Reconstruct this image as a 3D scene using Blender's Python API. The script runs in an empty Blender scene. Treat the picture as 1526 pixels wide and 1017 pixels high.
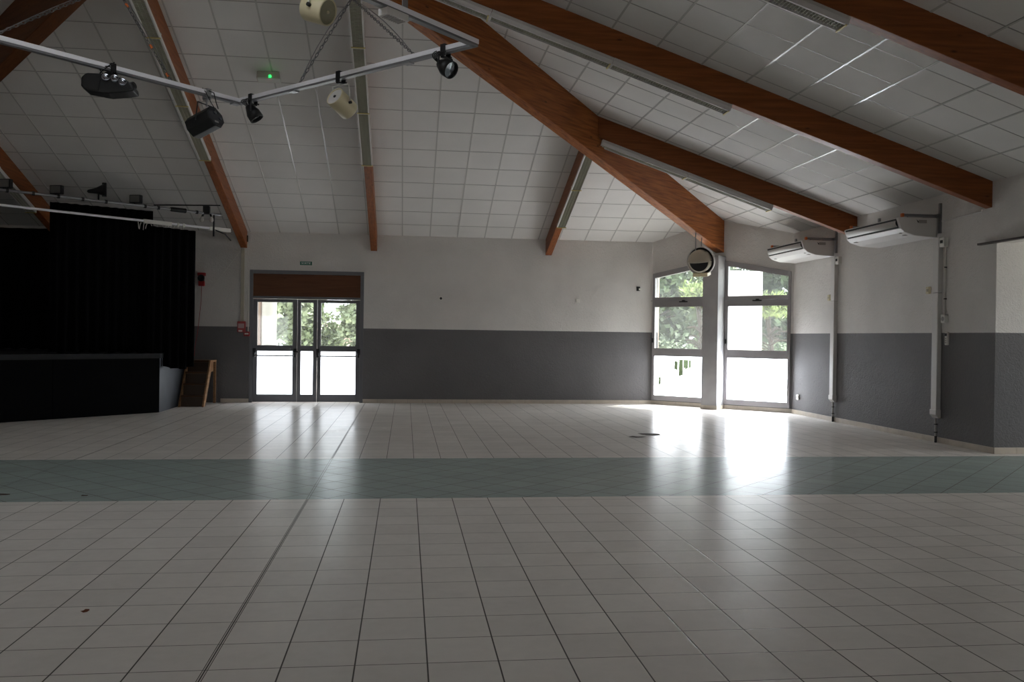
import bpy, math, random
from math import sin, cos, pi, radians, sqrt
from mathutils import Vector, Matrix
random.seed(7)
scene = bpy.context.scene
COL = scene.collection

# ------------------------------------------------------------------ mesh builder
class MB:
    def __init__(self): self.v=[]; self.f=[]; self.s=[]
    def poly(self, pts, smooth=False):
        n=len(self.v); self.v+= [tuple(p) for p in pts]; self.f.append(tuple(range(n,n+len(pts)))); self.s.append(smooth)
    def grid(self, rows, smooth=True, closed=False):
        n=len(self.v); m=len(rows[0])
        for r in rows: self.v+=[tuple(p) for p in r]
        for i in range(len(rows)-1):
            for j in range(m if closed else m-1):
                k=(j+1)%m
                self.f.append((n+i*m+j,n+i*m+k,n+(i+1)*m+k,n+(i+1)*m+j)); self.s.append(smooth)
    def box(self, a, b, M=None):
        (x0,y0,z0),(x1,y1,z1)=a,b
        if x0>x1:x0,x1=x1,x0
        if y0>y1:y0,y1=y1,y0
        if z0>z1:z0,z1=z1,z0
        c=[Vector(p) for p in ((x0,y0,z0),(x1,y0,z0),(x1,y1,z0),(x0,y1,z0),(x0,y0,z1),(x1,y0,z1),(x1,y1,z1),(x0,y1,z1))]
        if M is not None: c=[M@p for p in c]
        n=len(self.v); self.v+=[tuple(p) for p in c]
        for q in ((0,3,2,1),(4,5,6,7),(0,1,5,4),(1,2,6,5),(2,3,7,6),(3,0,4,7)):
            self.f.append(tuple(n+i for i in q)); self.s.append(False)
        return self
    def prism(self, prof, d, M=None):
        """prof: closed list of 3D points (planar); d: extrusion vector"""
        d=Vector(d); a=[Vector(p) for p in prof]; b=[p+d for p in a]
        if M is not None: a=[M@p for p in a]; b=[M@p for p in b]
        n=len(self.v); k=len(a)
        self.v+=[tuple(p) for p in a+b]
        self.f.append(tuple(range(n+k-1,n-1,-1))); self.s.append(False)
        self.f.append(tuple(range(n+k,n+2*k))); self.s.append(False)
        for i in range(k):
            j=(i+1)%k; self.f.append((n+i,n+j,n+k+j,n+k+i)); self.s.append(False)
        return self
    def cyl(self, p0, p1, r0, r1=None, seg=16, caps=(True,True), smooth=True):
        p0=Vector(p0); p1=Vector(p1); r1=r0 if r1 is None else r1
        d=(p1-p0).normalized(); u=d.orthogonal().normalized(); w=d.cross(u)
        ring=lambda p,r:[p+(u*cos(2*pi*i/seg)+w*sin(2*pi*i/seg))*r for i in range(seg)]
        self.grid([ring(p0,r0),ring(p1,r1)],smooth,True)
        if caps[0] and r0>0: self.poly(ring(p0,r0)[::-1])
        if caps[1] and r1>0: self.poly(ring(p1,r1))
        return self
    def lathe(self, p0, d, prof, seg=28, smooth=True):
        """prof: list of (distance along d, radius)"""
        p0=Vector(p0); d=Vector(d).normalized(); u=d.orthogonal().normalized(); w=d.cross(u)
        rows=[]
        for t,r in prof:
            rows.append([p0+d*t+(u*cos(2*pi*i/seg)+w*sin(2*pi*i/seg))*max(r,1e-4) for i in range(seg)])
        self.grid(rows,smooth,True); return self
    def tube(self, pts, r, seg=8):
        pts=[Vector(p) for p in pts]; rows=[]
        prev=None
        for i,p in enumerate(pts):
            t=(pts[min(i+1,len(pts)-1)]-pts[max(i-1,0)]).normalized()
            if prev is None: u=t.orthogonal().normalized()
            else:
                u=prev-t*prev.dot(t)
                u=u.normalized() if u.length>1e-6 else t.orthogonal().normalized()
            prev=u; w=t.cross(u)
            rows.append([p+(u*cos(2*pi*k/seg)+w*sin(2*pi*k/seg))*r for k in range(seg)])
        self.grid(rows,True,True); self.poly(rows[0][::-1]); self.poly(rows[-1]); return self
    def build(self, name, m, parent=None, bevel=0, seg=2):
        me=bpy.data.meshes.new(name); me.from_pydata(self.v,[],self.f); me.update()
        me.polygons.foreach_set('use_smooth',self.s)
        o=bpy.data.objects.new(name,me); COL.objects.link(o)
        if m: me.materials.append(m)
        if parent is not None:
            root=parent; P=Matrix.Identity(4)
            while root is not None:
                P=Matrix.Translation(root.get('_loc',(0,0,0)))@P; root=root.parent
            o.parent=parent; o.matrix_parent_inverse=Matrix.Translation(-Vector(origin_of(parent)))
        if bevel:
            b=o.modifiers.new('bevel','BEVEL'); b.width=bevel; b.segments=seg; b.limit_method='ANGLE'; b.angle_limit=radians(40)
        return o
ORIG={}
def build_each(mb, name, m, parent=None, bevel=0):
    """one object for every connected piece of mb"""
    par=list(range(len(mb.v)))
    def find(i):
        while par[i]!=i: par[i]=par[par[i]]; i=par[i]
        return i
    seen={}
    for i,p in enumerate(mb.v):
        k=tuple(round(c,5) for c in p)
        if k in seen: par[find(i)]=find(seen[k])
        else: seen[k]=i
    for f in mb.f:
        for i in f[1:]: par[find(i)]=find(f[0])
    parts={}
    for f,sm in zip(mb.f,mb.s): parts.setdefault(find(f[0]),[]).append((f,sm))
    out=[]
    for fs in parts.values():
        q=MB(); idx={}
        for f,sm in fs:
            for i in f:
                if i not in idx: idx[i]=len(q.v); q.v.append(mb.v[i])
            q.f.append(tuple(idx[i] for i in f)); q.s.append(sm)
        out.append(q.build(name,m,parent,bevel))
    return out
def origin_of(o): return ORIG.get(o.name,(0,0,0))

def tag(o, label=None, cat=None, group=None, kind=None):
    if label: o['label']=label
    if cat: o['category']=cat
    if group: o['group']=group
    if kind: o['kind']=kind
    return o
def thing(name, loc, label, cat, group=None, kind=None):
    e=bpy.data.objects.new(name,None); e.location=loc; e.empty_display_size=.1; COL.objects.link(e)
    ORIG[e.name]=tuple(loc)
    return tag(e,label,cat,group,kind)
def struct(name, mb, m, parent=None, label=None, bevel=0):
    o=mb.build(name,m,parent,bevel)
    if parent is None: o['kind']='structure'
    if label: o['label']=label
    return o
def frame(o, x, z):
    """matrix with local x axis x, local z ~ z, origin o"""
    x=Vector(x).normalized(); z=Vector(z); y=z.cross(x).normalized(); z=x.cross(y)
    return Matrix(((x.x,y.x,z.x,o[0]),(x.y,y.y,z.y,o[1]),(x.z,y.z,z.z,o[2]),(0,0,0,1)))

# ------------------------------------------------------------------ materials
def srgb(r,g,b):
    f=lambda c:(c/255/12.92 if c<=10 else ((c/255+.055)/1.055)**2.4)
    return (f(r),f(g),f(b),1)
def nodes(name):
    m=bpy.data.materials.new(name); m.use_nodes=True; nt=m.node_tree
    return m,nt,nt.nodes['Principled BSDF']
def mat(name, col, rough=.5, metal=0, bump=0, bscale=60, var=0, vscale=4, spec=None, vstretch=None):
    m,nt,b=nodes(name); N=nt.nodes; L=nt.links
    b.inputs['Base Color'].default_value=col; b.inputs['Roughness'].default_value=rough; b.inputs['Metallic'].default_value=metal
    if spec is not None: b.inputs['Specular IOR Level'].default_value=spec
    tc=N.new('ShaderNodeTexCoord')
    if var:
        n=N.new('ShaderNodeTexNoise'); n.inputs['Scale'].default_value=vscale; n.inputs['Detail'].default_value=5
        if vstretch:
            mp=N.new('ShaderNodeMapping'); mp.inputs['Scale'].default_value=vstretch; L.new(tc.outputs['Object'],mp.inputs['Vector']); L.new(mp.outputs[0],n.inputs['Vector'])
        else: L.new(tc.outputs['Object'],n.inputs['Vector'])
        mr=N.new('ShaderNodeMapRange'); mr.inputs['From Min'].default_value=.3; mr.inputs['From Max'].default_value=.7
        mr.inputs['To Min'].default_value=1-var; mr.inputs['To Max'].default_value=1+var*.6
        L.new(n.outputs['Fac'],mr.inputs['Value'])
        mx=N.new('ShaderNodeVectorMath'); mx.operation='SCALE'; mx.inputs[0].default_value=col[:3]
        L.new(mr.outputs[0],mx.inputs['Scale']); L.new(mx.outputs[0],b.inputs['Base Color'])
    if bump:
        n2=N.new('ShaderNodeTexNoise'); n2.inputs['Scale'].default_value=bscale; n2.inputs['Detail'].default_value=3
        L.new(tc.outputs['Object'],n2.inputs['Vector'])
        bp=N.new('ShaderNodeBump'); bp.inputs['Strength'].default_value=bump; bp.inputs['Distance'].default_value=.01
        L.new(n2.outputs['Fac'],bp.inputs['Height']); L.new(bp.outputs[0],b.inputs['Normal'])
    return m
def emit(name,col,st):
    m,nt,b=nodes(name); b.inputs['Base Color'].default_value=col; b.inputs['Emission Color'].default_value=col; b.inputs['Emission Strength'].default_value=st; return m

LINE_Z=1.655
def wall_mat(name, white, grey, split=True):
    m,nt,b=nodes(name); N=nt.nodes; L=nt.links
    g=N.new('ShaderNodeNewGeometry'); sx=N.new('ShaderNodeSeparateXYZ'); L.new(g.outputs['Position'],sx.inputs[0])
    gt=N.new('ShaderNodeMath'); gt.operation='GREATER_THAN'; gt.inputs[1].default_value=LINE_Z if split else -50
    nl=N.new('ShaderNodeTexNoise'); nl.inputs['Scale'].default_value=40; L.new(g.outputs['Position'],nl.inputs['Vector'])
    ad=N.new('ShaderNodeMath'); ad.operation='MULTIPLY_ADD'; ad.inputs[1].default_value=.006; L.new(nl.outputs['Fac'],ad.inputs[0]); L.new(sx.outputs['Z'],ad.inputs[2])
    L.new(ad.outputs[0],gt.inputs[0])
    mx=N.new('ShaderNodeMix'); mx.data_type='RGBA'; mx.inputs['A'].default_value=grey; mx.inputs['B'].default_value=white
    L.new(gt.outputs[0],mx.inputs['Factor'])
    n=N.new('ShaderNodeTexNoise'); n.inputs['Scale'].default_value=1.6; n.inputs['Detail'].default_value=6; L.new(g.outputs['Position'],n.inputs['Vector'])
    mr=N.new('ShaderNodeMapRange'); mr.inputs['From Min'].default_value=.3; mr.inputs['From Max'].default_value=.7; mr.inputs['To Min'].default_value=.94; mr.inputs['To Max'].default_value=1.04
    L.new(n.outputs['Fac'],mr.inputs['Value'])
    vm=N.new('ShaderNodeVectorMath'); vm.operation='SCALE'; L.new(mx.outputs['Result'],vm.inputs[0]); L.new(mr.outputs[0],vm.inputs['Scale']); L.new(vm.outputs[0],b.inputs['Base Color'])
    # roughcast render: worm-like relief
    v=N.new('ShaderNodeTexNoise'); v.inputs['Scale'].default_value=19; v.inputs['Detail'].default_value=4; v.inputs['Roughness'].default_value=.6; v.inputs['Distortion'].default_value=1.2
    L.new(g.outputs['Position'],v.inputs['Vector'])
    bp=N.new('ShaderNodeBump'); bp.inputs['Strength'].default_value=.9; bp.inputs['Distance'].default_value=.016
    L.new(v.outputs['Fac'],bp.inputs['Height']); L.new(bp.outputs[0],b.inputs['Normal'])
    b.inputs['Roughness'].default_value=.75; b.inputs['Specular IOR Level'].default_value=.3
    return m

TS=.33; TGX=-.542; TGY=7.99; BAND=(8.13,10.77)
def floor_mat():
    m,nt,b=nodes('floor_tiles'); N=nt.nodes; L=nt.links
    g=N.new('ShaderNodeNewGeometry'); sx=N.new('ShaderNodeSeparateXYZ'); L.new(g.outputs['Position'],sx.inputs[0])
    def M(op,a,b_=None,c=None):
        n=N.new('ShaderNodeMath'); n.operation=op
        for i,x in enumerate((a,b_,c)):
            if x is None: continue
            if isinstance(x,(int,float)): n.inputs[i].default_value=x
            else: L.new(x,n.inputs[i])
        return n.outputs[0]
    X,Y=sx.outputs['X'],sx.outputs['Y']
    inb=M('MULTIPLY',M('GREATER_THAN',Y,BAND[0]),M('LESS_THAN',Y,BAND[1]))
    def lerp(a,b_): return M('ADD',M('MULTIPLY',a,M('SUBTRACT',1.0,inb)),M('MULTIPLY',b_,inb))
    ux=M('DIVIDE',M('SUBTRACT',X,TGX),TS); uy=M('DIVIDE',M('SUBTRACT',Y,TGY),TS)
    k=.7071/TS
    ud=M('MULTIPLY',M('ADD',X,Y),k); vd=M('MULTIPLY',M('SUBTRACT',X,Y),k)
    u=lerp(ux,ud); v=lerp(uy,vd)
    def line(c,w):
        e=M('ABSOLUTE',M('SUBTRACT',M('FRACT',M('ADD',c,.5)),.5))
        mr=N.new('ShaderNodeMapRange'); mr.interpolation_type='SMOOTHSTEP'; mr.inputs['From Min'].default_value=w*.45; mr.inputs['From Max'].default_value=w; mr.inputs['To Min'].default_value=1; mr.inputs['To Max'].default_value=0
        L.new(e,mr.inputs['Value']); return mr.outputs[0]
    gl=M('MAXIMUM',M('MAXIMUM',line(u,.0155),line(v,.0115)),M('MULTIPLY',inb,M('MAXIMUM',line(u,.019),line(v,.019))))
    # expansion joint (double line) right through, along the hall
    for jx in (-.872,-3.84):
        dx=M('ABSOLUTE',M('SUBTRACT',X,jx))
        j=M('MULTIPLY',M('LESS_THAN',dx,.0125),M('GREATER_THAN',dx,.0085))
        gl=M('MAXIMUM',gl,j)
    wn=N.new('ShaderNodeTexWhiteNoise'); wn.noise_dimensions='2D'
    cb=N.new('ShaderNodeCombineXYZ'); L.new(M('FLOOR',u),cb.inputs[0]); L.new(M('FLOOR',v),cb.inputs[1]); L.new(cb.outputs[0],wn.inputs['Vector'])
    n=N.new('ShaderNodeTexNoise'); n.inputs['Scale'].default_value=2.2; n.inputs['Detail'].default_value=6; L.new(g.outputs['Position'],n.inputs['Vector'])
    n3=N.new('ShaderNodeTexNoise'); n3.inputs['Scale'].default_value=14; n3.inputs['Detail'].default_value=5; L.new(g.outputs['Position'],n3.inputs['Vector'])
    mix=N.new('ShaderNodeMix'); mix.data_type='RGBA'; mix.inputs['A'].default_value=(.755,.715,.675,1); mix.inputs['B'].default_value=(.36,.42,.40,1); L.new(inb,mix.inputs['Factor'])
    br=M('ADD',M('ADD',M('MULTIPLY',wn.outputs['Value'],.07),M('MULTIPLY',n.outputs['Fac'],.16)),M('MULTIPLY_ADD',n3.outputs['Fac'],.12,.80))
    vm=N.new('ShaderNodeVectorMath'); vm.operation='SCALE'; L.new(mix.outputs['Result'],vm.inputs[0]); L.new(br,vm.inputs['Scale'])
    mg=N.new('ShaderNodeMix'); mg.data_type='RGBA'; mg.inputs['B'].default_value=(.07,.06,.052,1); L.new(vm.outputs[0],mg.inputs['A']); L.new(gl,mg.inputs['Factor'])
    L.new(mg.outputs['Result'],b.inputs['Base Color'])
    ro=M('ADD',M('MULTIPLY_ADD',n.outputs['Fac'],.10,.20),M('MULTIPLY',gl,.22)); L.new(ro,b.inputs['Roughness'])
    b.inputs['IOR'].default_value=1.5; b.inputs['Specular IOR Level'].default_value=.35
    h=M('ADD',M('MULTIPLY',gl,-1.0),M('ADD',M('MULTIPLY',n3.outputs['Fac'],.22),M('MULTIPLY',n.outputs['Fac'],1.3)))
    bp=N.new('ShaderNodeBump'); bp.inputs['Strength'].default_value=.25; bp.inputs['Distance'].default_value=.004; L.new(h,bp.inputs['Height']); L.new(bp.outputs[0],b.inputs['Normal'])
    d=N.new('ShaderNodeBsdfDiffuse'); L.new(mg.outputs['Result'],d.inputs['Color']); L.new(bp.outputs[0],d.inputs['Normal'])
    ms=N.new('ShaderNodeMixShader'); ms.inputs[0].default_value=.52; L.new(d.outputs[0],ms.inputs[1]); L.new(b.outputs[0],ms.inputs[2]); L.new(ms.outputs[0],N['Material Output'].inputs['Surface'])
    return m

def wood_mat(name, ang, base=(.27,.088,.027), dark=(.17,.050,.015), rough=.45):
    m,nt,b=nodes(name); N=nt.nodes; L=nt.links
    g=N.new('ShaderNodeTexCoord')
    mp=N.new('ShaderNodeMapping'); mp.vector_type='TEXTURE'; mp.inputs['Rotation'].default_value=(0,0,ang); L.new(g.outputs['Object'],mp.inputs['Vector'])
    m2=N.new('ShaderNodeMapping'); m2.inputs['Scale'].default_value=(.55,9,9); L.new(mp.outputs[0],m2.inputs['Vector'])
    n=N.new('ShaderNodeTexNoise'); n.inputs['Scale'].default_value=3; n.inputs['Detail'].default_value=7; L.new(m2.outputs[0],n.inputs['Vector'])
    cr=N.new('ShaderNodeValToRGB'); cr.color_ramp.elements[0].position=.3; cr.color_ramp.elements[0].color=dark+(1,); cr.color_ramp.elements[1].position=.68; cr.color_ramp.elements[1].color=base+(1,)
    L.new(n.outputs['Fac'],cr.inputs['Fac'])
    vo=N.new('ShaderNodeTexVoronoi'); vo.inputs['Scale'].default_value=2.6; m3=N.new('ShaderNodeMapping'); m3.inputs['Scale'].default_value=(.8,2,2); L.new(mp.outputs[0],m3.inputs['Vector']); L.new(m3.outputs[0],vo.inputs['Vector'])
    mr=N.new('ShaderNodeMapRange'); mr.inputs['From Min'].default_value=.03; mr.inputs['From Max'].default_value=.10; mr.inputs['To Min'].default_value=.35; mr.inputs['To Max'].default_value=1; L.new(vo.outputs['Distance'],mr.inputs['Value'])
    vm=N.new('ShaderNodeVectorMath'); vm.operation='SCALE'; L.new(cr.outputs['Color'],vm.inputs[0]); L.new(mr.outputs[0],vm.inputs['Scale']); L.new(vm.outputs[0],b.inputs['Base Color'])
    b.inputs['Roughness'].default_value=rough; b.inputs['Specular IOR Level'].default_value=.18
    return m

def glass_mat():
    m=bpy.data.materials.new('window_glass'); m.use_nodes=True; nt=m.node_tree; N=nt.nodes; L=nt.links; N.clear()
    out=N.new('ShaderNodeOutputMaterial'); tr=N.new('ShaderNodeBsdfTransparent'); tr.inputs['Color'].default_value=(.93,.96,.95,1)
    gl=N.new('ShaderNodeBsdfGlossy'); gl.inputs['Roughness'].default_value=.03
    lw=N.new('ShaderNodeLayerWeight'); lw.inputs['Blend'].default_value=.5
    pw=N.new('ShaderNodeMath'); pw.operation='POWER'; pw.inputs[1].default_value=5; L.new(lw.outputs['Facing'],pw.inputs[0])
    fr=N.new('ShaderNodeMath'); fr.operation='MULTIPLY_ADD'; fr.inputs[1].default_value=.5; fr.inputs[2].default_value=.025; L.new(pw.outputs[0],fr.inputs[0])
    mx=N.new('ShaderNodeMixShader'); L.new(fr.outputs[0],mx.inputs[0]); L.new(tr.outputs[0],mx.inputs[1]); L.new(gl.outputs[0],mx.inputs[2])
    # translucent haze mixed into the pane, paling the view behind
    df=N.new('ShaderNodeBsdfTranslucent'); df.inputs['Color'].default_value=(.9,.92,.95,1)
    m2=N.new('ShaderNodeMixShader'); m2.inputs[0].default_value=.025; L.new(mx.outputs[0],m2.inputs[1]); L.new(df.outputs[0],m2.inputs[2])
    L.new(m2.outputs[0],out.inputs[0]); return m
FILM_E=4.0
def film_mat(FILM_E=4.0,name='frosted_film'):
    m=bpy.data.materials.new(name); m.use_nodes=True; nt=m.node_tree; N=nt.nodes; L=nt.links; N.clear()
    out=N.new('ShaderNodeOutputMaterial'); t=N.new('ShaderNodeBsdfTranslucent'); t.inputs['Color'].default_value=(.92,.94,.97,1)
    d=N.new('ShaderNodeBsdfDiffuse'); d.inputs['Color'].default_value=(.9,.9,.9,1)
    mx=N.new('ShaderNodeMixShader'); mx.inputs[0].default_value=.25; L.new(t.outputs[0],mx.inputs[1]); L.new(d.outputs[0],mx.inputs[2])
    e=N.new('ShaderNodeEmission'); e.inputs['Color'].default_value=(.89,.94,1,1); e.inputs['Strength'].default_value=FILM_E  # emission stands in for daylight glowing through the film
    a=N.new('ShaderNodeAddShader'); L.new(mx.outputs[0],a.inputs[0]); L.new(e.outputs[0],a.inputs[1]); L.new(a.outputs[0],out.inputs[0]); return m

M_floor=floor_mat()
M_wall=wall_mat('roughcast_two_tone',(.67,.645,.615,1),(.150,.145,.146,1))
M_pillar=mat('pillar_grey_paint',(.33,.32,.325,1),.7,bump=.4,bscale=40,var=.1)
M_outwall=mat('white_render_outside',(.85,.83,.80,1),.8,bump=.2,bscale=40)
M_pink=mat('pinkish_render',(.5,.36,.30,1),.8,bump=.2,bscale=40)
M_tile=mat('ceiling_tile',(.65,.63,.605,1),.8,bump=.35,bscale=220,var=.05,vscale=1.2)
M_tbar=mat('ceiling_t_bar',(.50,.49,.465,1),.24); M_tbar2=mat('ceiling_cross_bar',(.30,.285,.27,1),.4)
M_base=mat('baseboard_tile',(.52,.46,.38,1),.35,var=.12,vscale=5)
M_wy=wood_mat('laminated_timber_y',pi/2); M_wx=wood_mat('laminated_timber_x',0); M_wd=wood_mat('laminated_timber_diagonal',pi/4,base=(.40,.135,.036)); M_wdshade=wood_mat('laminated_timber_diagonal_shade',-pi/4,(.12,.042,.014),(.07,.023,.008))  # left hip beam's shade is baked into a darker timber copy
M_panel=wood_mat('door_panel_wood',0,(.13,.048,.02),(.10,.036,.015),.4)
M_stair=wood_mat('stair_plywood',pi/2,(.36,.20,.10),(.22,.11,.05),.5)
M_tread=wood_mat('dark_stair_tread',0,(.10,.05,.024),(.06,.03,.014),.6)
M_alu=mat('grey_painted_aluminium',(.125,.125,.135,1),.38,var=.06)
M_aluw=mat('grey_window_aluminium',(.31,.295,.30,1),.4,var=.06)
M_glass=glass_mat(); M_film=film_mat(8.8,'frosted_film_bright_glow'); M_filmd=film_mat(1.5,'frosted_film_dim_glow')  # window film given a stronger built-in glow than the door film
M_black=mat('black_metal',(.009,.009,.010,1),.42,spec=.35)
M_blackm=mat('matt_black',(.008,.008,.009,1),.7)
M_cloth=mat('black_stage_cloth',(.0035,.0035,.004,1),.95,spec=.05,var=.3,vscale=9,vstretch=(6,6,.5))
M_stage=mat('black_stage_panel',(.003,.003,.0033,1),.7,spec=.04,var=.25,vscale=3)
M_stage2=mat('grey_blue_stage_side',(.05,.056,.068,1),.45,var=.2)
M_rail=mat('brushed_aluminium',(.62,.62,.66,1),.32,.85)
M_railw=mat('white_rail',(.85,.84,.88,1),.3,.0)
M_slot=mat('rail_slot_grey',(.16,.16,.17,1),.4)
M_chain=mat('dark_chain_steel',(.16,.16,.165,1),.4,.6)
M_steel=mat('galvanised_steel',(.30,.30,.31,1),.4,.8)
M_white=mat('white_enamel',(.62,.60,.58,1),.5)
M_plast=mat('white_plastic',(.70,.68,.63,1),.4)
M_cream=mat('cream_metal',(.62,.55,.36,1),.4)
M_beige=mat('beige_metal',(.40,.36,.28,1),.42)
M_refl=mat('grey_reflector',(.24,.235,.185,1),.4)
M_louv=mat('olive_louvre',(.44,.43,.34,1),.4)
M_yel=mat('yellow_clip',(.55,.46,.18,1),.5)
M_red=mat('red_plastic',(.32,.02,.02,1),.4)
M_orange=mat('orange_plastic',(.7,.16,.03,1),.5)
M_dark=mat('dark_gap',(.01,.01,.01,1),.6)
M_lens=mat('lens_glass',(.35,.36,.4,1),.08,.9)
M_green=emit('green_led',(.02,.9,.12,1),2.2)
M_signg=mat('green_sign',(.02,.13,.09,1),.4)
M_signw=mat('sign_letters',(.7,.72,.68,1),.5)
M_grey=mat('grey_label',(.3,.28,.26,1),.5)
M_leaf=[]
for i,(c) in enumerate([(.125,.155,.072,1),(.20,.235,.135,1),(.075,.105,.05,1),(.17,.22,.06,1)]):
    m,nt,b=nodes('foliage_%s'%'abcd'[i]); b.inputs['Base Color'].default_value=c; b.inputs['Roughness'].default_value=.6
    n=nt.nodes.new('ShaderNodeObjectInfo')
    nz=nt.nodes.new('ShaderNodeTexNoise'); nz.inputs['Scale'].default_value=2.2
    tc=nt.nodes.new('ShaderNodeTexCoord'); nt.links.new(tc.outputs['Object'],nz.inputs['Vector'])
    mr=nt.nodes.new('ShaderNodeMapRange'); mr.inputs['From Min'].default_value=.3; mr.inputs['From Max'].default_value=.7; mr.inputs['To Min'].default_value=.55; mr.inputs['To Max'].default_value=1.35
    vm=nt.nodes.new('ShaderNodeVectorMath'); vm.operation='SCALE'; vm.inputs[0].default_value=c[:3]
    nt.links.new(nz.outputs['Fac'],mr.inputs['Value']); nt.links.new(mr.outputs[0],vm.inputs['Scale']); nt.links.new(vm.outputs[0],b.inputs['Base Color'])
    M_leaf.append(m)
M_bark=mat('bark',(.05,.036,.026,1),.9,var=.3)
M_ground=mat('pale_terrace',(.62,.60,.56,1),.9,var=.1)

# ------------------------------------------------------------------ dimensions (metres; x along the back wall, y into the hall)
XR,YB=7.97,19.58; XC=-2.085; YC=YB-(XR-XC); XL=2*XC-XR; YF=2*YC-YB   # square hall, pyramid roof
ZE,S=3.73,.335; CH=2.34                                                # eave height, roof slope, chamfer leg
ZA=ZE+S*(XR-XC)
def zc(x,y): return ZE+S*min(YB-y,XR-x,x-XL,y-YF) if False else ZE+S*min(YB-y,XR-x,x-XL,y-YF)
APEX=(XC,YC,ZA)

# ------------------------------------------------------------------ floor
mb=MB(); mb.box((XL-.3,YF-.3,-.2),(13.2,YB+.25,0)); struct('floor',mb,M_floor,label='pale square floor tiles with a grey-green diagonal-tile band')

# ------------------------------------------------------------------ walls
T=.25
DX0,DX1,DZ=-3.385,-.93,2.90
mb=MB()
mb.box((XL,YB,0),(DX0,YB+T,ZE+.1)); mb.box((DX1,YB,0),(XR-CH+.15,YB+T,ZE+.1)); mb.box((DX0,YB,DZ),(DX1,YB+T,ZE+.1))
struct('wall_back',mb,M_wall,label='back wall, white roughcast above grey paint')
OPY=10.99; OPZ=2.88
mb=MB()
mb.box((XR,OPY,0),(XR+T,YB-CH+.1,ZE+.1)); mb.box((XR,2.6,OPZ),(XR+T,OPY,ZE+.1)); mb.box((XR,YF,0),(XR+T,2.6,ZE+.1))
struct('wall_right',mb,M_wall,label='right wall, white roughcast above grey paint')
mb=MB(); mb.box((XL-T,YF,0),(XL,YB,ZE+.1)); struct('wall_left',mb,M_wall)
# front wall behind the camera with one bare opening, added for fill light
mb=MB()
for a,b in ((XL,-7.6),(-5.2,XR)): mb.box((a,YF-T,0),(b,YF,ZE+.1))
for a,b in ((-7.6,-5.2),): mb.box((a,YF-T,2.3),(b,YF,ZE+.1)); mb.box((a,YF-T,0),(b,YF,1.0))
struct('wall_front',mb,M_wall)
# annex beyond the opening in the right wall
mb=MB(); mb.box((XR+T,OPY,0),(13,OPY+T,3.1)); struct('wall_annex_back',mb,M_wall,label='brighter annex wall seen through the opening at the right')
mb=MB(); mb.box((XR+T,2.6-T,0),(13,2.6,3.1)); struct('wall_annex_front',mb,M_wall)
mb=MB(); mb.box((13,2.6,0),(13+T,4.6,3.1)); mb.box((13,10.6,0),(13+T,OPY,3.1)); mb.box((13,4.6,0),(13+T,10.6,.9)); mb.box((13,4.6,2.5),(13+T,10.6,3.1)); struct('wall_annex_right',mb,M_wall)
mb=MB(); mb.box((XR+T,2.6-T,3.0),(13+T,OPY+T,3.15)); struct('ceiling_annex',mb,M_tile)

# chamfer wall (45 degrees) with two windows either side of the pillar
CA=Vector((XR-CH,YB,0)); CD=Vector((1,-1,0)).normalized(); CN=Vector((1,1,0)).normalized(); CL=CH*sqrt(2)
MC=Matrix(((CD.x,CN.x,0,CA.x),(CD.y,CN.y,0,CA.y),(0,0,1,0),(0,0,0,1)))       # local x along wall, y outwards
def czt(u): return ZE+S*(min(u,CL-u))/sqrt(2)
W1=(.03,1.60,3.00,3.27); W2=(1.62,CL-.05,3.27,2.945)                                      # u0,u1,top z at u0,u1
mb=MB()
def cp(pts): mb.prism([(u,0,z) for u,z in pts],(0,T,0),MC)
cp([(0,0),(W1[0],0),(W1[0],czt(W1[0])),(0,czt(0))])
cp([(W1[0],W1[2]),(W1[1],W1[3]),(W1[1],czt(W1[1])),(W1[0],czt(W1[0]))])
cp([(W1[1],0),(W2[0],0),(W2[0],czt(W2[0])),(W1[1],czt(W1[1]))])
cp([(W2[0],W2[2]),(W2[1],W2[3]),(W2[1],czt(W2[1])),(CL/2,czt(CL/2)),(W2[0],czt(W2[0]))])
cp([(W2[1],0),(CL,0),(CL,czt(CL)),(W2[1],czt(W2[1]))])
for w in (W1,W2): cp([(w[0],0),(w[1],0),(w[1],.10),(w[0],.10)])
struct('wall_corner',mb,M_wall,label='angled corner wall holding the two tall windows')
mb=MB(); 
ML=Matrix(((-CD.x,-CN.x,0,2*XC-CA.x),(CD.y,CN.y,0,CA.y),(0,0,1,0),(0,0,0,1)))
mb.prism([(0,0,0),(CL,0,0),(CL,0,ZE),(CL/2,0,czt(CL/2)),(0,0,ZE)],(0,T,0),ML); struct('wall_stage_corner',mb,M_wall)
mb=MB(); mb.box((1.44,-.37,0),(1.80,.02,3.32),MC); struct('pillar',mb,M_pillar,label='grey square pillar between the two tall windows',bevel=.008)

# baseboards: cream tile skirting
def skirting(name,p0,p1,nrm,h=.085,t=.012,step=.33):
    p0=Vector(p0); p1=Vector(p1); d=p1-p0; Ln=d.length; d.normalize(); n=Vector(nrm); m_=MB(); k=0
    M=Matrix(((d.x,n.x,0,p0.x),(d.y,n.y,0,p0.y),(0,0,1,0),(0,0,0,1))); x=0
    while x<Ln:
        m_.box((x+.0015,0,0),(min(x+step,Ln)-.0015,t,h),M); x+=step
    struct(name,m_,M_base,bevel=.002)
skirting('baseboard_back',(DX1,YB,0),(XR-CH,YB,0),(0,-1,0)); skirting('baseboard_back_left',(-3.98,YB,0),(DX0,YB,0),(0,-1,0))
skirting('baseboard_right',(XR,YB-CH,0),(XR,OPY,0),(-1,0,0)); skirting('baseboard_annex',(XR,OPY,0),(13,OPY,0),(0,-1,0))
P=lambda u,v,z=0: MC@Vector((u,v,z))
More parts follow.
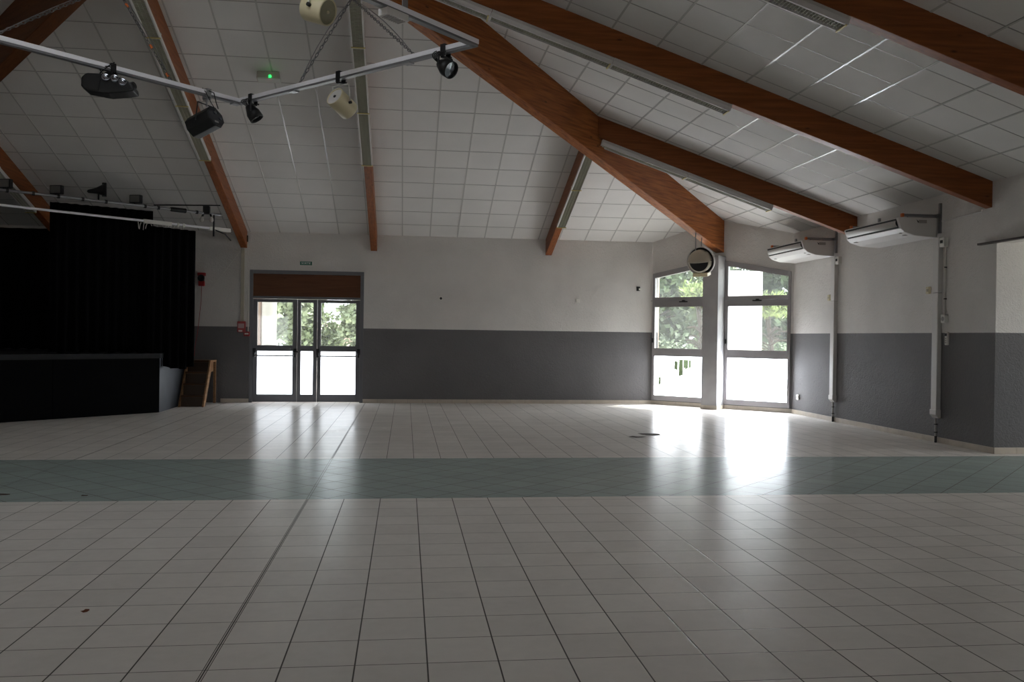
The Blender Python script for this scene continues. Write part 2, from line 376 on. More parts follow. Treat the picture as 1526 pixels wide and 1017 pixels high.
skirting('baseboard_window_left',P(0,0),P(1.44,0),tuple(-CN)); skirting('baseboard_window_right',P(1.80,0),P(CL,0),tuple(-CN))
mb=MB(); mb.box((1.428,-.382,0),(1.812,-.37,.085),MC); mb.box((1.428,-.37,0),(1.44,0,.085),MC); mb.box((1.80,-.37,0),(1.812,0,.085),MC); struct('baseboard_pillar',mb,M_base,bevel=.002)

# ------------------------------------------------------------------ ceiling: four slopes of tiles in a T-bar grid
MH=CH/2
def slope(pts):
    mb.poly(pts); 
mb=MB()
slope([(XL+CH,YB,ZE),(XR-CH,YB,ZE),(XR-MH,YB-MH,ZE+S*MH),APEX,(XL+MH,YB-MH,ZE+S*MH)])
slope([(XR,YB-CH,ZE),(XR,YF,ZE),APEX,(XR-MH,YB-MH,ZE+S*MH)])
slope([(XL,YF,ZE),(XL,YB-CH,ZE),(XL+MH,YB-MH,ZE+S*MH),APEX])
zf=lambda y: ZE+S*(y-YF)
def fs(y,side): return XC+side*(YC-y)
ya,yb_,xa,xb=6.2,7.5,-2.75,-1.35                       # unseen roof window in the front slope, added to brighten the rails
slope([(XR,YF,ZE),(XL,YF,ZE),(fs(ya,-1),ya,zf(ya)),(fs(ya,1),ya,zf(ya))])
slope([(xa,ya,zf(ya)),(fs(ya,-1),ya,zf(ya)),(fs(yb_,-1),yb_,zf(yb_)),(xa,yb_,zf(yb_))])
slope([(fs(ya,1),ya,zf(ya)),(xb,ya,zf(ya)),(xb,yb_,zf(yb_)),(fs(yb_,1),yb_,zf(yb_))])
slope([(fs(yb_,1),yb_,zf(yb_)),(fs(yb_,-1),yb_,zf(yb_)),APEX])
CEIL=struct('ceiling',mb,M_tile,label='sloping white tiled ceiling in a T-bar grid')
sm=CEIL.modifiers.new('t','SOLIDIFY'); sm.thickness=.08; sm.offset=-1
BX=[-7.25,-3.52,-.72,3.2]          # rafters on the back slope (x)
JY=[14.77,11.16,8.0]               # rafters on the right slope (y)
gb=MB(); gc=MB(); bw=.012; bh=.006
def bar_back(p,q,along_y):
    d=Vector(q)-Vector(p); Ln=d.length
    if Ln<.05: return
    up=Vector((0,-S,-1)) if True else None
    M=frame(p,d,Vector((0,S,1)).normalized()); (gb if along_y else gc).box((0,-(bw if along_y else .007),-(bh if along_y else .003)),(Ln,(bw if along_y else .007),.004),M)
def bar_right(p,q,along_y=False):
    d=Vector(q)-Vector(p); Ln=d.length
    if Ln<.05: return
    M=frame(p,d,Vector((S,0,1)).normalized()); (gb if along_y else gc).box((0,-(bw if along_y else .007),-(bh if along_y else .003)),(Ln,(bw if along_y else .007),.004),M)
zb=lambda y: ZE+S*(YB-y)
zr=lambda x: ZE+S*(XR-x)
y=YB-.54
while y>YC+.4:
    h=y-YC
    xa,xb=XC-h,XC+h
    if y>YB-MH: xa,xb=XL+MH+(y-(YB-MH)),XR-MH-(y-(YB-MH))
    bar_back((xa,y,zb(y)),(xb,y,zb(y)),False); y-=.597
edges=[-10.9]+BX+[XR-MH]
offs=[.1,.30,.43,.62,.23]; step=[.615,.62,.635,.612,.6]
for i in range(len(edges)-1):
    x=edges[i]+offs[i]
    if i==2: x=-3.39
    while x<edges[i+1]-.05:
        yt=YC+abs(x-XC); yl=YB
        if x>XR-CH: yl=YB-(x-(XR-CH))
        if x<XL+CH: yl=YB-((XL+CH)-x)
        bar_back((x,yl,zb(yl)),(x,yt,zb(yt)),True); x+=step[i]
x=XR-.54
while x>XC+.4:
    h=x-XC; ya,yb=YC-h,YC+h
    if x>XR-MH: yb=YB-MH-(x-(XR-MH))
    bar_right((x,ya,zr(x)),(x,yb,zr(x)),True); x-=.603
ed=[YF,8.0,11.16,14.77,YB-MH]; of=[.2,.36,.33,.3]
for i in range(4):
    y=ed[i]+of[i]
    while y<ed[i+1]-.05:
        xt=XC+abs(y-YC); xl=XR
        if y>YB-CH: xl=XR-(y-(YB-CH))
        bar_right((xl,y,zr(xl)),(xt,y,zr(xt))); y+=.615
gb.build('main_grid_bars',M_tbar,CEIL); gc.build('cross_grid_bars',M_tbar2,CEIL)

# ------------------------------------------------------------------ roof beams
BD,BWD=.36,.14
def rafter_y(x,y0,y1,label,w=BWD,d=BD):
    mb=MB(); mb.prism([(x-w/2,y0,zb(y0)-d),(x-w/2,y1,zb(y1)-d),(x-w/2,y1,zb(y1)+.03),(x-w/2,y0,zb(y0)+.03)],(w,0,0))
    return struct('roof_beam',mb,M_wy,label=label,bevel=.006)
def rafter_x(y,x0,x1,label,w=BWD,d=BD):
    mb=MB(); mb.prism([(x0,y-w/2,zr(x0)-d),(x1,y-w/2,zr(x1)-d),(x1,y-w/2,zr(x1)+.03),(x0,y-w/2,zr(x0)+.03)],(0,w,0))
    return struct('roof_beam',mb,M_wx,label=label,bevel=.006)
rafter_y(BX[0],YB-.001,YC+abs(BX[0]-XC),'brown rafter above the stage, leftmost on the back slope')
rafter_y(BX[1],YB-.001,YC+abs(BX[1]-XC),'brown rafter ending on the back wall just left of the double door')
rafter_y(BX[2],YB-.001,YC+abs(BX[2]-XC),'brown rafter ending on the back wall just right of the double door')
rafter_y(BX[3],YB-.001,YC+abs(BX[3]-XC),'short brown rafter on the back wall nearest the window corner')
rafter_x(JY[0],XR-.001,XC+abs(JY[0]-YC),'brown rafter over the farther air conditioner')
rafter_x(JY[1],XR-.001,XC+abs(JY[1]-YC),'brown rafter ending on the right wall beside the nearer air conditioner')
rafter_x(JY[2],XR-.001,XC+abs(JY[2]-YC),'brown rafter crossing the top right corner')
def hip(sx,m,label):
    hw=.10; k0=MH-.02; n=Vector((1,sx*1,0)).normalized()
    def pt(k,z): return Vector((XC+sx*(XR-XC-k),YB-k,z))
    K=XR-XC
    zbot=lambda k: 3.41+S*(k-MH); ztop=lambda k: ZE+S*k+.03
    n=Vector((sx*1,-1,0)).normalized()*hw
    mb=MB(); pr=[pt(k0,zbot(k0))-n,pt(K,zbot(K))-n,pt(K,ztop(K))-n,pt(k0,ztop(k0))-n]
    mb.prism(pr,n*2); return struct('hip_beam',mb,m,label=label,bevel=.008)
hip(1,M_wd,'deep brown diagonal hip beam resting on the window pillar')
hip(-1,M_wdshade,'deep brown diagonal hip beam above the stage at top left')

# ------------------------------------------------------------------ fluorescent louvre lights under the beams
def fixture(p,q,nrm,label,group):
    p=Vector(p); q=Vector(q); d=q-p; Ln=d.length
    M=frame(p,d,nrm); e=thing('fluorescent_light',tuple((p+q)/2),label,'ceiling light',group)
    w,h=.098,.105; mb=MB()
    for sgn in (-1,1):
        mb.prism([(0,sgn*.07,0),(0,sgn*w,-.05),(0,sgn*w,-h),(0,sgn*(w-.022),-h),(0,sgn*(w-.022),-.05),(0,sgn*.055,-.012)],(Ln,0,0),M)
    mb.box((0,-.07,-.014),(Ln,.07,0),M)
    mb.build('housing',M_white,e)
    lv=MB(); n=int(Ln/.034)
    for i in range(n):
        x=Ln*(i+.5)/n; lv.box((x-.002,-.076,-.101),(x+.002,.076,-.078),M)
    rf=MB(); rf.box((.01,-.078,-.082),(Ln-.01,.078,-.076),M); rf.build('reflector',M_refl,e)
    for yy in (-.026,.026): lv.box((.01,yy-.0015,-.101),(Ln-.01,yy+.0015,-.078),M)
    lv.build('louvre_grille',M_louv,e)
    for x in (0,Ln):
        c=MB(); s=.012 if x==0 else -.012; c.box((x,-.092,-.102),(x+s,.092,-.01),M); c.build('end_cap',M_white,e)
    cl=MB(); cl.box((Ln-.03,-.100,-.116),(Ln-.012,.100,-.104),M); cl.build('joint_clip',M_yel,e)
    return e
NB=Vector((0,S,1)).normalized(); NR=Vector((S,0,1)).normalized(); GF='fluorescent louvre lights under the roof beams'
ordn={1:['only'],2:['lower of two','upper of two'],3:['lowest of three','middle of three','topmost of three']}
def row_y(x,ys,desc,beam_d=BD):
    n=len(ys)-1
    for i in range(n):
        a,b=ys[i+1],ys[i]
        fixture((x,a+.004,zb(a)-beam_d-.004),(x,b-.004,zb(b)-beam_d-.004),NB,'white fluorescent louvre light, %s under the %s'%(ordn[n][i],desc),GF)
def row_x(y,xs,desc,beam_d=BD):
    n=len(xs)-1
    for i in range(n):
        a,b=xs[i+1],xs[i]
        fixture((a+.004,y,zr(a)-beam_d-.004),(b-.004,y,zr(b)-beam_d-.004),NR,'white fluorescent louvre light, %s under the %s'%(ordn[n][i],desc),GF)
row_y(BX[0],[18.0,16.45,14.95],'rafter above the stage')
row_y(BX[1],[15.85,14.26,12.67,11.1],'rafter left of the double door')
row_y(BX[2],[15.83,14.24,12.65,11.06],'rafter right of the double door')
row_y(BX[3],[18.0,16.45,14.95],'short rafter nearest the window corner')
row_x(JY[0],[6.4,4.85,3.32],'rafter over the farther air conditioner')
row_x(JY[1],[4.24,2.64,1.05,-.3],'rafter beside the nearer air conditioner')
row_x(JY[2],[4.2,2.6],'rafter crossing the top right corner')

# ------------------------------------------------------------------ double door
def rect_frame(mb,x0,x1,z0,z1,y0,y1,w,M=None,wb=None,wt=None):
    wb=w if wb is None else wb; wt=w if wt is None else wt
    mb.box((x0,y0,z0),(x0+w,y1,z1),M); mb.box((x1-w,y0,z0),(x1,y1,z1),M)
    mb.box((x0+w,y0,z0),(x1-w,y1,z0+wb),M); mb.box((x0+w,y0,z1-wt),(x1-w,y1,z1),M)
D=thing('door_1',((DX0+DX1)/2,YB,0),'grey glazed double door under a brown wooden panel','door',kind='structure')
mb=MB(); fy0,fy1=YB-.015,YB+.10
for a,b in ((DX0,-3.315),(-1.005,DX1)): mb.box((a,fy0,0),(b,fy1,DZ))
mb.box((-3.315,fy0,2.82),(-1.005,fy1,DZ)); mb.box((-3.315,fy0,2.275),(-1.005,fy1,2.33))
mb.build('door_frame',M_alu,D,.004)
mb=MB(); mb.box((-3.315,YB+.005,2.33),(-1.005,YB+.05,2.82)); mb.build('top_panel',M_panel,D)
mb=MB()
for x in (-2.83,-2.15,-1.48): mb.box((x-.14,YB-.012,2.815),(x+.14,YB+.02,2.845))
build_each(mb,'panel_slot',M_dark,D)
def leaf(x0,x1,px0,px1,nm):
    g0,g1,h0,h1=.18,1.13,1.255,2.20
    mb=MB(); y0,y1=YB+.01,YB+.07
    mb.box((x0,y0,.012),(px0,y1,2.27)); mb.box((px1,y0,.012),(x1,y1,2.27))
    for a,b in ((.012,g0),(g1,h0),(h1,2.27)): mb.box((px0,y0,a),(px1,y1,b))
    o=mb.build(nm,M_alu,D,.004)
    a=MB(); a.box((px0-.01,YB+.036,h0-.01),(px1+.01,YB+.042,h1+.01)); a.build('glass_pane',M_glass,o)
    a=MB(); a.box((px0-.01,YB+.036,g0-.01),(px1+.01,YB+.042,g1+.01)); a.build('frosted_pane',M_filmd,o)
    return o
lv1=leaf(-3.312,-2.368,-3.218,-2.463,'door_leaf'); leaf(-2.362,-1.938,-2.287,-2.022,'fixed_side_light'); lv2=leaf(-1.932,-1.008,-1.853,-1.097,'door_leaf')
for o,xa,xb in ((lv1,-3.27,-2.40),(lv2,-1.91,-1.03)):
    mb=MB(); mb.cyl((xa,YB-.075,1.03),(xb,YB-.075,1.03),.015,seg=10); mb.build('push_bar',M_slot,o)
    for x in (xa,xb):
        mb=MB(); mb.box((x-.035,YB-.05,1.06),(x+.035,YB+.012,1.19)); mb.box((x-.022,YB-.095,1.0),(x+.022,YB-.01,1.10)); mb.build('push_bar_bracket',M_black,o,.006)
mb=MB(); mb.cyl((-2.40,YB-.06,1.12),(-2.33,YB-.06,1.12),.016,seg=10); mb.cyl((-2.37,YB+.01,1.12),(-2.37,YB-.06,1.12),.012,seg=10); mb.build('door_handle',M_black,lv1)

# ------------------------------------------------------------------ corner windows
def window(name,w,bars,g,label,film_holes=()):
    u0,u1,z0t,z1t=w; zt=lambda u: z0t+(z1t-z0t)*(u-u0)/(u1-u0)
    e=thing(name,tuple(P((u0+u1)/2,0,.1)),label,'window',kind='structure')
    gu0,gu1=g; mb=MB(); v0,v1=-.03,.06
    mb.prism([(u0,v0,.10),(gu0,v0,.10),(gu0,v0,zt(gu0)),(u0,v0,zt(u0))],(0,v1-v0,0),MC)
    mb.prism([(gu1,v0,.10),(u1,v0,.10),(u1,v0,zt(u1)),(gu1,v0,zt(gu1))],(0,v1-v0,0),MC)
    mb.box((gu0,v0,.10),(gu1,v1,.215),MC)
    mb.box((gu0,v0,1.112),(gu1,v1,1.283),MC); mb.box((gu0,v0,2.24),(gu1,v1,2.455),MC)
    tw=.115
    mb.prism([(gu0,v0,zt(gu0)-tw),(gu1,v0,zt(gu1)-tw),(gu1,v0,zt(gu1)),(gu0,v0,zt(gu0))],(0,v1-v0,0),MC)
    mb.build('window_frame',M_aluw,e,.004)
    # opening sashes: thin inner frames
    mb=MB(); rect_frame(mb,gu0-.012,gu1+.012,1.27,2.255,-.045,-.03,.022,MC); mb.build('sash',M_aluw,e,.003)
    mb=MB(); mb.prism([(gu0,.01,2.44),(gu1,.01,2.44),(gu1,.01,zt(gu1)-tw+.01),(gu0,.01,zt(gu0)-tw+.01)],(0,.006,0),MC); mb.build('top_glass',M_glass,e)
    mb=MB(); mb.box((gu0-.01,.01,1.275),(gu1+.01,.016,2.25),MC); mb.build('middle_glass',M_glass,e)
    mb=MB(); c=.0115; nu=int((gu1-gu0+.01)/c); nz=int(.91/c)
    if not film_holes: mb.box((gu0-.01,.010,.205),(gu1+.01,.013,1.12),MC)
    else:
        for j in range(nz):
            run=None; z=.21+(j+.5)*c
            for i in range(nu+1):
                ok=i<nu and not any(f((i+.5)*c,z) for f in film_holes)
                if ok and run is None: run=i
                if not ok and run is not None:
                    a,b_,zz=gu0+run*c,gu0+i*c,.21+j*c
                    mb.poly([MC@Vector((a,.012,zz)),MC@Vector((b_,.012,zz)),MC@Vector((b_,.012,zz+c)),MC@Vector((a,.012,zz+c))]); run=None
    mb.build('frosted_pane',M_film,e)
    mb=MB(); mb.cyl(P(gu0-.09,-.055,2.375),P(gu1+.06,-.055,2.375),.007,seg=8); mb.build('opening_rod',M_steel,e)
    mb=MB()
    uc=(gu0+gu1)/2
    mb.box((uc-.10,-.05,2.335),(uc+.10,-.03,2.36),MC); mb.box((uc-.02,-.07,2.36),(uc+.05,-.03,2.385),MC); mb.build('stay_arm',M_black,e)
    mb=MB(); mb.box((gu0-.05,-.06,1.42),(gu0-.02,-.03,1.52),MC); mb.build('handle',M_black,e,.004)
    return e
def torn(strips):
    """ragged vertical strips where the film has come off: (u0,u1,z_top,z_bottom)"""
    def f(u,z):
        for u0,u1,zt,zl in strips:
            if u0<u<u1:
                r=.5+.5*sin(u*151+1)*cos(u*67)
                if zl+.06*r<z<zt-.02*(1-r): return True
        return False
    return f
window('window_1',W1,None,(.09,1.54),'left of the two tall corner windows, frosted film torn in the lower pane',[torn([(.50,.585,1.02,.76),(.605,.71,1.06,.64),(.73,.835,1.06,.80),(.855,.905,1.05,.82),(.06,.095,.61,.45),(.105,.16,.65,.42)])])
window('window_2',W2,None,(1.875,CL-.105),'right of the two tall corner windows, whole frosted lower pane')

# ------------------------------------------------------------------ things on the back wall
def wallbox(name,c,size,label,cat,m,group=None,bevel=.006):
    e=thing(name,c,label,cat,group); return e
def on_back(x,z): return (x,YB,z)
# exit sign
e=thing('exit_sign',(-2.178,YB,3.03),'small green exit sign reading SORTIE above the double door','sign')
mb=MB(); mb.box((-2.32,YB-.055,3.0),(-2.04,YB,3.105)); mb.build('sign_box',M_plast,e,.006)
mb=MB(); mb.box((-2.315,YB-.06,3.02),(-2.055,YB-.055,3.10)); pl=mb.build('sign_face',M_signg,e)
cu=bpy.data.curves.new('SORTIE','FONT'); cu.body='SORTIE'; cu.size=.062; cu.align_x='CENTER'; cu.align_y='CENTER'; cu.extrude=.001
tmp=bpy.data.objects.new('tmp',cu); COL.objects.link(tmp); dg=bpy.context.evaluated_depsgraph_get(); dg.update()
me=bpy.data.meshes.new_from_object(tmp.evaluated_get(dg)); bpy.data.objects.remove(tmp)
me.transform(Matrix.Translation((-2.185,YB-.0615,3.06))@Matrix.Rotation(pi/2,4,'X')); me.materials.clear(); me.materials.append(M_signw)
t=bpy.data.objects.new('sign_lettering',me); COL.objects.link(t); t.parent=e; t.matrix_parent_inverse=Matrix.Translation(-Vector(ORIG[e.name]))

def socket(x,z,label,kind):
    e=thing('wall_socket' if kind=='s' else 'wall_plate',(x,YB,z),label,'wall socket')
    mb=MB(); mb.box((x-.045,YB-.022,z-.045),(x+.045,YB,z+.045)); mb.build('cover_plate',M_plast,e,.008)
    mb=MB()
    if kind=='s': mb.cyl((x,YB-.0235,z),(x,YB-.021,z),.028,seg=18); mb.build('socket_well',M_dark,e)
    else: mb.box((x-.035,YB-.027,z-.03),(x+.035,YB-.022,z+.035)); mb.build('blank_insert',M_plast,e,.004)
socket(.773,2.348,'small white wall socket with dark hole, left one high on the back wall','s')
socket(3.889,2.344,'small white blank wall plate, nearer the window corner on the back wall','b')
e=thing('motion_sensor',(5.298,YB,2.64),'tiny dark sensor high on the back wall beside the window corner','sensor')
mb=MB(); mb.box((5.255,YB-.05,2.60),(5.335,YB+.003,2.70)); mb.build('sensor_body',M_black,e,.01)
mb=MB(); mb.box((5.30,YB-.075,2.615),(5.352,YB-.03,2.66)); mb.build('sensor_eye',M_plast,e,.006)

# cable duct, alarm call points, thin conduit left of the door
e=thing('cable_duct',(-3.535,YB,1.75),'beige vertical cable duct above the red alarm left of the door','cable duct')
mb=MB(); mb.box((-3.572,YB-.05,1.74),(-3.498,YB,3.36)); mb.build('duct_cover',M_beige,e,.006)
mb=MB(); mb.box((-3.50,YB-.07,3.50),(-3.43,YB,3.64)); o=mb.build('wall_bracket',M_black,None,.006); tag(o,'small black bracket where the left door rafter meets the wall','bracket')
e=thing('alarm_box',(-3.551,YB,1.655),'red fire alarm call point with white panel, under the beige duct','fire alarm')
mb=MB(); mb.box((-3.63,YB-.08,1.53),(-3.46,YB,1.77)); mb.build('alarm_case',M_red,e,.012)
mb=MB(); mb.box((-3.61,YB-.086,1.62),(-3.485,YB-.078,1.72)); mb.build('alarm_panel',mat('pink_panel',(.45,.30,.29,1),.5),e)
mb=MB(); mb.box((-3.60,YB-.086,1.545),(-3.52,YB-.078,1.58)); mb.build('alarm_label',M_plast,e)
e=thing('call_button',(-3.43,YB,1.5),'small red call point box beside the door frame, below the larger alarm','fire alarm')
mb=MB(); mb.box((-3.50,YB-.05,1.445),(-3.372,YB,1.55)); mb.build('button_case',M_red,e,.01)
mb=MB(); mb.box((-3.475,YB-.055,1.485),(-3.395,YB-.049,1.515)); mb.build('button_label',M_plast,e)
mb=MB(); mb.cyl((-3.408,YB-.012,1.55),(-3.408,YB-.012,2.62),.012,seg=10); o=mb.build('conduit',M_plast,None); tag(o,'thin pale conduit running up the door frame from the small call point','conduit')
# red sounder with cord, by the curtain
e=thing('alarm_sounder',(-4.396,YB,2.70),'red and black alarm sounder on the back wall beside the curtain','fire alarm')
mb=MB(); mb.box((-4.48,YB-.07,2.74),(-4.31,YB,2.81)); mb.build('sounder_cap',M_red,e,.01); mb=MB(); mb.box((-4.46,YB-.06,2.52),(-4.33,YB,2.63)); mb.build('sounder_base',M_red,e,.01)
mb=MB(); mb.lathe((-4.395,YB-.01,2.69),(0,-1,0),[(0,.05),(.03,.055),(.075,.075),(.08,.06),(.06,.03),(.06,0)],20); mb.box((-4.45,YB-.05,2.63),(-4.34,YB,2.74)); mb.build('sounder_horn',M_black,e)
mb=MB(); mb.tube([(-4.395,YB-.03,2.52),(-4.40,YB-.03,2.2),(-4.43,YB-.03,1.9),(-4.47,YB-.03,1.5),(-4.52,YB-.03,1.2),(-4.53,YB-.03,1.0)],.006,6); mb.build('red_cord',M_red,e)
mb=MB(); pts=[]
for i in range(13):
    f=i/12; pts.append((-3.60-.63*f-.06*sin(pi*f),YB-.005,3.30-.85*f-.10*sin(pi*f)))
mb.tube(pts,.006,6); o=mb.build('loose_cable',M_plast,None); tag(o,'thin white loose cable drooping across the wall below the left door rafter','cable')

# ------------------------------------------------------------------ right wall: two air conditioners and their ducts
def aircon(yn,label,dlabel,dy=1.62):
    e=thing('air_conditioner',(XR,yn+dy/2,3.12),label,'air conditioner','wall mounted air conditioners')
    x0=XR-.035; pr=[(x0,3.09),(x0-.36,3.11),(x0-.52,3.16),(x0-.585,3.215),(x0-.635,3.37),(x0-.60,3.385),(x0,3.385)]
    mb=MB(); mb.prism([(x,yn,z) for x,z in pr],(0,dy,0)); mb.build('casing',M_white,e,.012,3)
    a=Vector((x0-.588,0,3.222)); b=Vector((x0-.632,0,3.362)); n=Vector((-(b-a).z,0,(b-a).x)).normalized()
    mb=MB(); mb.prism([tuple(a+Vector((0,yn+.05,0))+n*.002),tuple(b+Vector((0,yn+.05,0))+n*.002),tuple(b+Vector((0,yn+.05,0))-n*.004),tuple(a+Vector((0,yn+.05,0))-n*.004)],(0,dy-.1,0)); mb.build('outlet_slot',M_dark,e)
    mb=MB(); c=(a+b)/2; rows=[]
    for yy in (yn+.07,yn+dy-.07):
        rows.append([c+Vector((0,yy,0))+(b-a)*(t-.5)*.66+n*(.006+.018*sin(pi*t)) for t in [i/8 for i in range(9)]])
    mb.grid(rows); o=mb.build('louvre_flap',M_white,e); 
    so=o.modifiers.new('s','SOLIDIFY'); so.thickness=.004
    mb=MB(); mb.box((x0-.46,yn+.1,3.133),(x0-.40,yn+.17,3.125)); mb.box((x0-.53,yn+.10,3.161),(x0-.50,yn+.14,3.15)); mb.box((x0-.53,yn+dy-.22,3.161),(x0-.49,yn+dy-.14,3.15)); build_each(mb,'indicator',M_grey,e)
    mb=MB(); mb.box((x0-.30,yn-.002,3.30),(x0-.17,yn+.001,3.35)); mb.build('maker_badge',M_grey,e)
    mb=MB(); mb.prism([(x0-.335,yn-.003,3.352),(x0-.30,yn-.003,3.325),(x0-.31,yn-.003,3.30)],(0,.003,0)); mb.build('badge_mark',M_dark,e)
    mb=MB()
    for yy in (yn+.03,yn+dy-.07):
        mb.box((x0-.52,yy,3.40),(x0+.03,yy+.04,3.44))
    mb.box((x0,yn-.06,3.15),(XR,yn-.02,3.60)); mb.box((x0,yn+dy+.02,3.15),(XR,yn+dy+.06,3.60))
    mb.box((x0,yn-.06,3.395),(XR,yn+dy+.06,3.445))
    for yy in (yn+.05,yn+dy-.05):
        for xx in (x0-.45,x0-.06): mb.cyl((xx,yy,3.38),(xx,yy,3.42),.01,seg=8)
    mb.build('support_bracket',M_steel,e)
    mb=MB()
    for yy in (yn+.025,yn+dy-.075): mb.box((x0-.55,yy,3.395),(x0-.518,yy+.05,3.445))
    build_each(mb,'bracket_end',M_orange,e)
    d=thing('pipe_duct',(XR,yn-.02,.36),dlabel,'pipe duct','pipe ducts under the air conditioners')
    mb=MB(); mb.box((XR-.075,yn-.10,.46),(XR,yn+.04,2.25)); mb.box((XR-.075,yn-.10,2.256),(XR,yn+.04,3.085)); mb.build('duct_cover',M_white,d,.01)
    mb=MB(); mb.prism([(XR-.085,yn-.11,.50),(XR-.085,yn-.11,.42),(XR-.04,yn-.11,.37),(XR,yn-.11,.37),(XR,yn-.11,.50)],(0,.16,0)); mb.build('duct_end',M_white,d,.008)
    mb=MB(); mb.cyl((XR-.03,yn-.03,.10),(XR-.03,yn-.03,.38),.016,seg=10); mb.build('drain_pipe',M_grey,d)
    mb=MB()
    for z in (.15,.27): mb.cyl((XR-.03,yn-.03,z),(XR-.03,yn-.03,z+.014),.028,seg=12)
    mb.cyl((XR-.03,yn-.03,.0),(XR-.03,yn-.03,.10),.018,seg=10)
    build_each(mb,'pipe_clip',M_dark,d)
    # isolator switch beside it
    s=thing('isolator_switch',(XR,yn-.17,2.98),'white isolator switch box beside the %s air conditioner'%('nearer' if yn<13 else 'farther'),'switch','isolator switches')
    mb=MB(); mb.box((XR-.075,yn-.23,2.93),(XR,yn-.12,3.07)); mb.build('switch_case',M_plast,s,.008)
    mb=MB(); mb.box((XR-.085,yn-.20,2.985),(XR-.073,yn-.15,3.03)); mb.build('switch_knob',M_dark,s)
aircon(12.285,'white wall air conditioner nearer the camera, beside the wall opening','white vertical pipe duct under the nearer air conditioner')
aircon(15.47,'white wall air conditioner farther off, beside the corner window','white vertical pipe duct under the farther air conditioner')
mb=MB(); mb.tube([(XR-.011,12.2,3.33),(XR-.011,11.8,3.335),(XR-.011,11.3,3.345)],.013,8); mb.box((XR-.03,11.28,3.34),(XR,11.30,3.37)); o=mb.build('supply_conduit',M_white,None); tag(o,'white conduit running from the nearer air conditioner to the beam end','conduit')
e=thing('conduit',(XR,12.09,1.9),'white conduit dropping from the nearer isolator switch to a box','conduit')
mb=MB(); mb.cyl((XR-.02,12.10,1.93),(XR-.02,12.10,2.93),.014,seg=10); mb.build('conduit_pipe',M_plast,e)
mb=MB(); 
for z in (2.15,2.62): mb.box((XR-.036,12.08,z),(XR,12.10,z+.016))
build_each(mb,'conduit_clip',M_dark,e)
e=thing('junction_box',(XR,12.085,1.855),'white surface socket box at the foot of the thin conduit','wall socket')
mb=MB(); mb.box((XR-.06,12.03,1.80),(XR,12.13,1.925)); mb.build('box_case',M_plast,e,.01)
mb=MB(); mb.cyl((XR-.062,12.08,1.86),(XR-.058,12.08,1.86),.034,seg=16); mb.build('socket_well',M_grey,e)
e=thing('remote_control',(XR,12.04,1.55),'white remote control in a wall holder on the grey paint','remote control')
mb=MB(); mb.box((XR-.03,12.005,1.47),(XR+.003,12.075,1.665)); mb.build('remote_body',M_plast,e,.008)
mb=MB(); mb.box((XR-.034,12.018,1.605),(XR-.028,12.062,1.645)); mb.build('remote_screen',M_dark,e)
mb=MB()
for k in range(3):
    mb.box((XR-.034,12.028,1.50+k*.03),(XR-.028,12.052,1.515+k*.03))
mb.build('remote_buttons',M_grey,e)
for y_,z_,lb in ((12.516,2.306,'small beige thermostat on the right wall below the nearer air conditioner'),(15.672,2.328,'small beige thermostat on the right wall below the farther air conditioner')):
    e=thing('thermostat',(XR,y_,z_),lb,'thermostat','thermostats'); 
    mb=MB(); mb.box((XR-.035,y_-.045,z_-.055),(XR+.003,y_+.045,z_+.055)); mb.build('thermostat_case',M_cream,e,.01)
    mb=MB(); mb.box((XR-.04,y_-.02,z_-.02),(XR-.034,y_+.02,z_+.02)); mb.build('thermostat_dial',M_beige,e)
e=thing('wall_socket',(XR,16.943,.357),'small white wall socket low on the right wall near the window','wall socket')
mb=MB(); mb.box((XR-.03,16.895,.30),(XR,16.985,.41)); mb.build('cover_plate',M_plast,e,.008)
mb=MB(); mb.cyl((XR-.032,16.94,.355),(XR-.028,16.94,.355),.03,seg=16); mb.build('socket_well',M_grey,e)
# dark lintel strip over the opening
mb=MB(); mb.box((XR-.06,2.6,2.872),(XR+.01,11.32,2.90)); o=mb.build('trim_1',mat('dark_rail',(.05,.035,.03,1),.5),None,.003); o['kind']='structure'; o['label']='dark rail along the head of the right-hand opening'

# ------------------------------------------------------------------ floodlight hanging at the hip end
c=Vector((6.06,17.58,3.13)); ax=Vector((-.60,-.76,-.24)).normalized()
e=thing('flood_light',tuple(c),'large beige round flood light hanging from the hip beam by the windows','flood light')
b0=c-ax*.10
mb=MB(); mb.lathe(b0,ax,[(-.10,.0),(-.10,.18),(-.06,.27),(.0,.305),(.05,.305),(.05,.285),(.0,.275)],32); mb.build('rear_reflector',M_white,e)
mb=MB(); mb.lathe(b0,ax,[(.0,.275),(-.02,.25),(-.02,.0)],32); mb.build('reflector_gap',M_dark,e)
mb=MB(); mb.lathe(b0,ax,[(-.02,.235),(.12,.235),(.14,.225),(.14,.0)],32); mb.build('lamp_drum',M_beige,e)
# curved hood over the front
up=Vector((0,0,1)); sd=ax.cross(up).normalized(); upv=sd.cross(ax)
rows=[]; c2=b0+ax*.10
for k in range(17):
    be=radians(100-98*k/16); dv=upv*sin(be)+ax*cos(be); g=1+(.16*max(0,(k-9)/7)**1.5)
    rows.append([c2+(-sd*cos(t)*(1+.12*max(0,(k-11)/5)*(1 if cos(t)>0 else .3))+dv*sin(t)*g)*.242 for t in [pi*i/20 for i in range(21)]])
mb=MB(); mb.grid(rows); o=mb.build('hood',M_beige,e); so=o.modifiers.new('s','SOLIDIFY'); so.thickness=.006
mb=MB(); mb.lathe(b0,ax,[(.145,.20),(.148,.0)],28); mb.build('front_glass',M_black,e)
mb=MB()
for k in range(6):
    a=2*pi*k/6; q=b0+ax*.05+(sd*cos(a)+upv*sin(a))*.24; mb.cyl(q,q+ax*.02,.012,seg=8)
build_each(mb,'screw_head',M_dark,e)
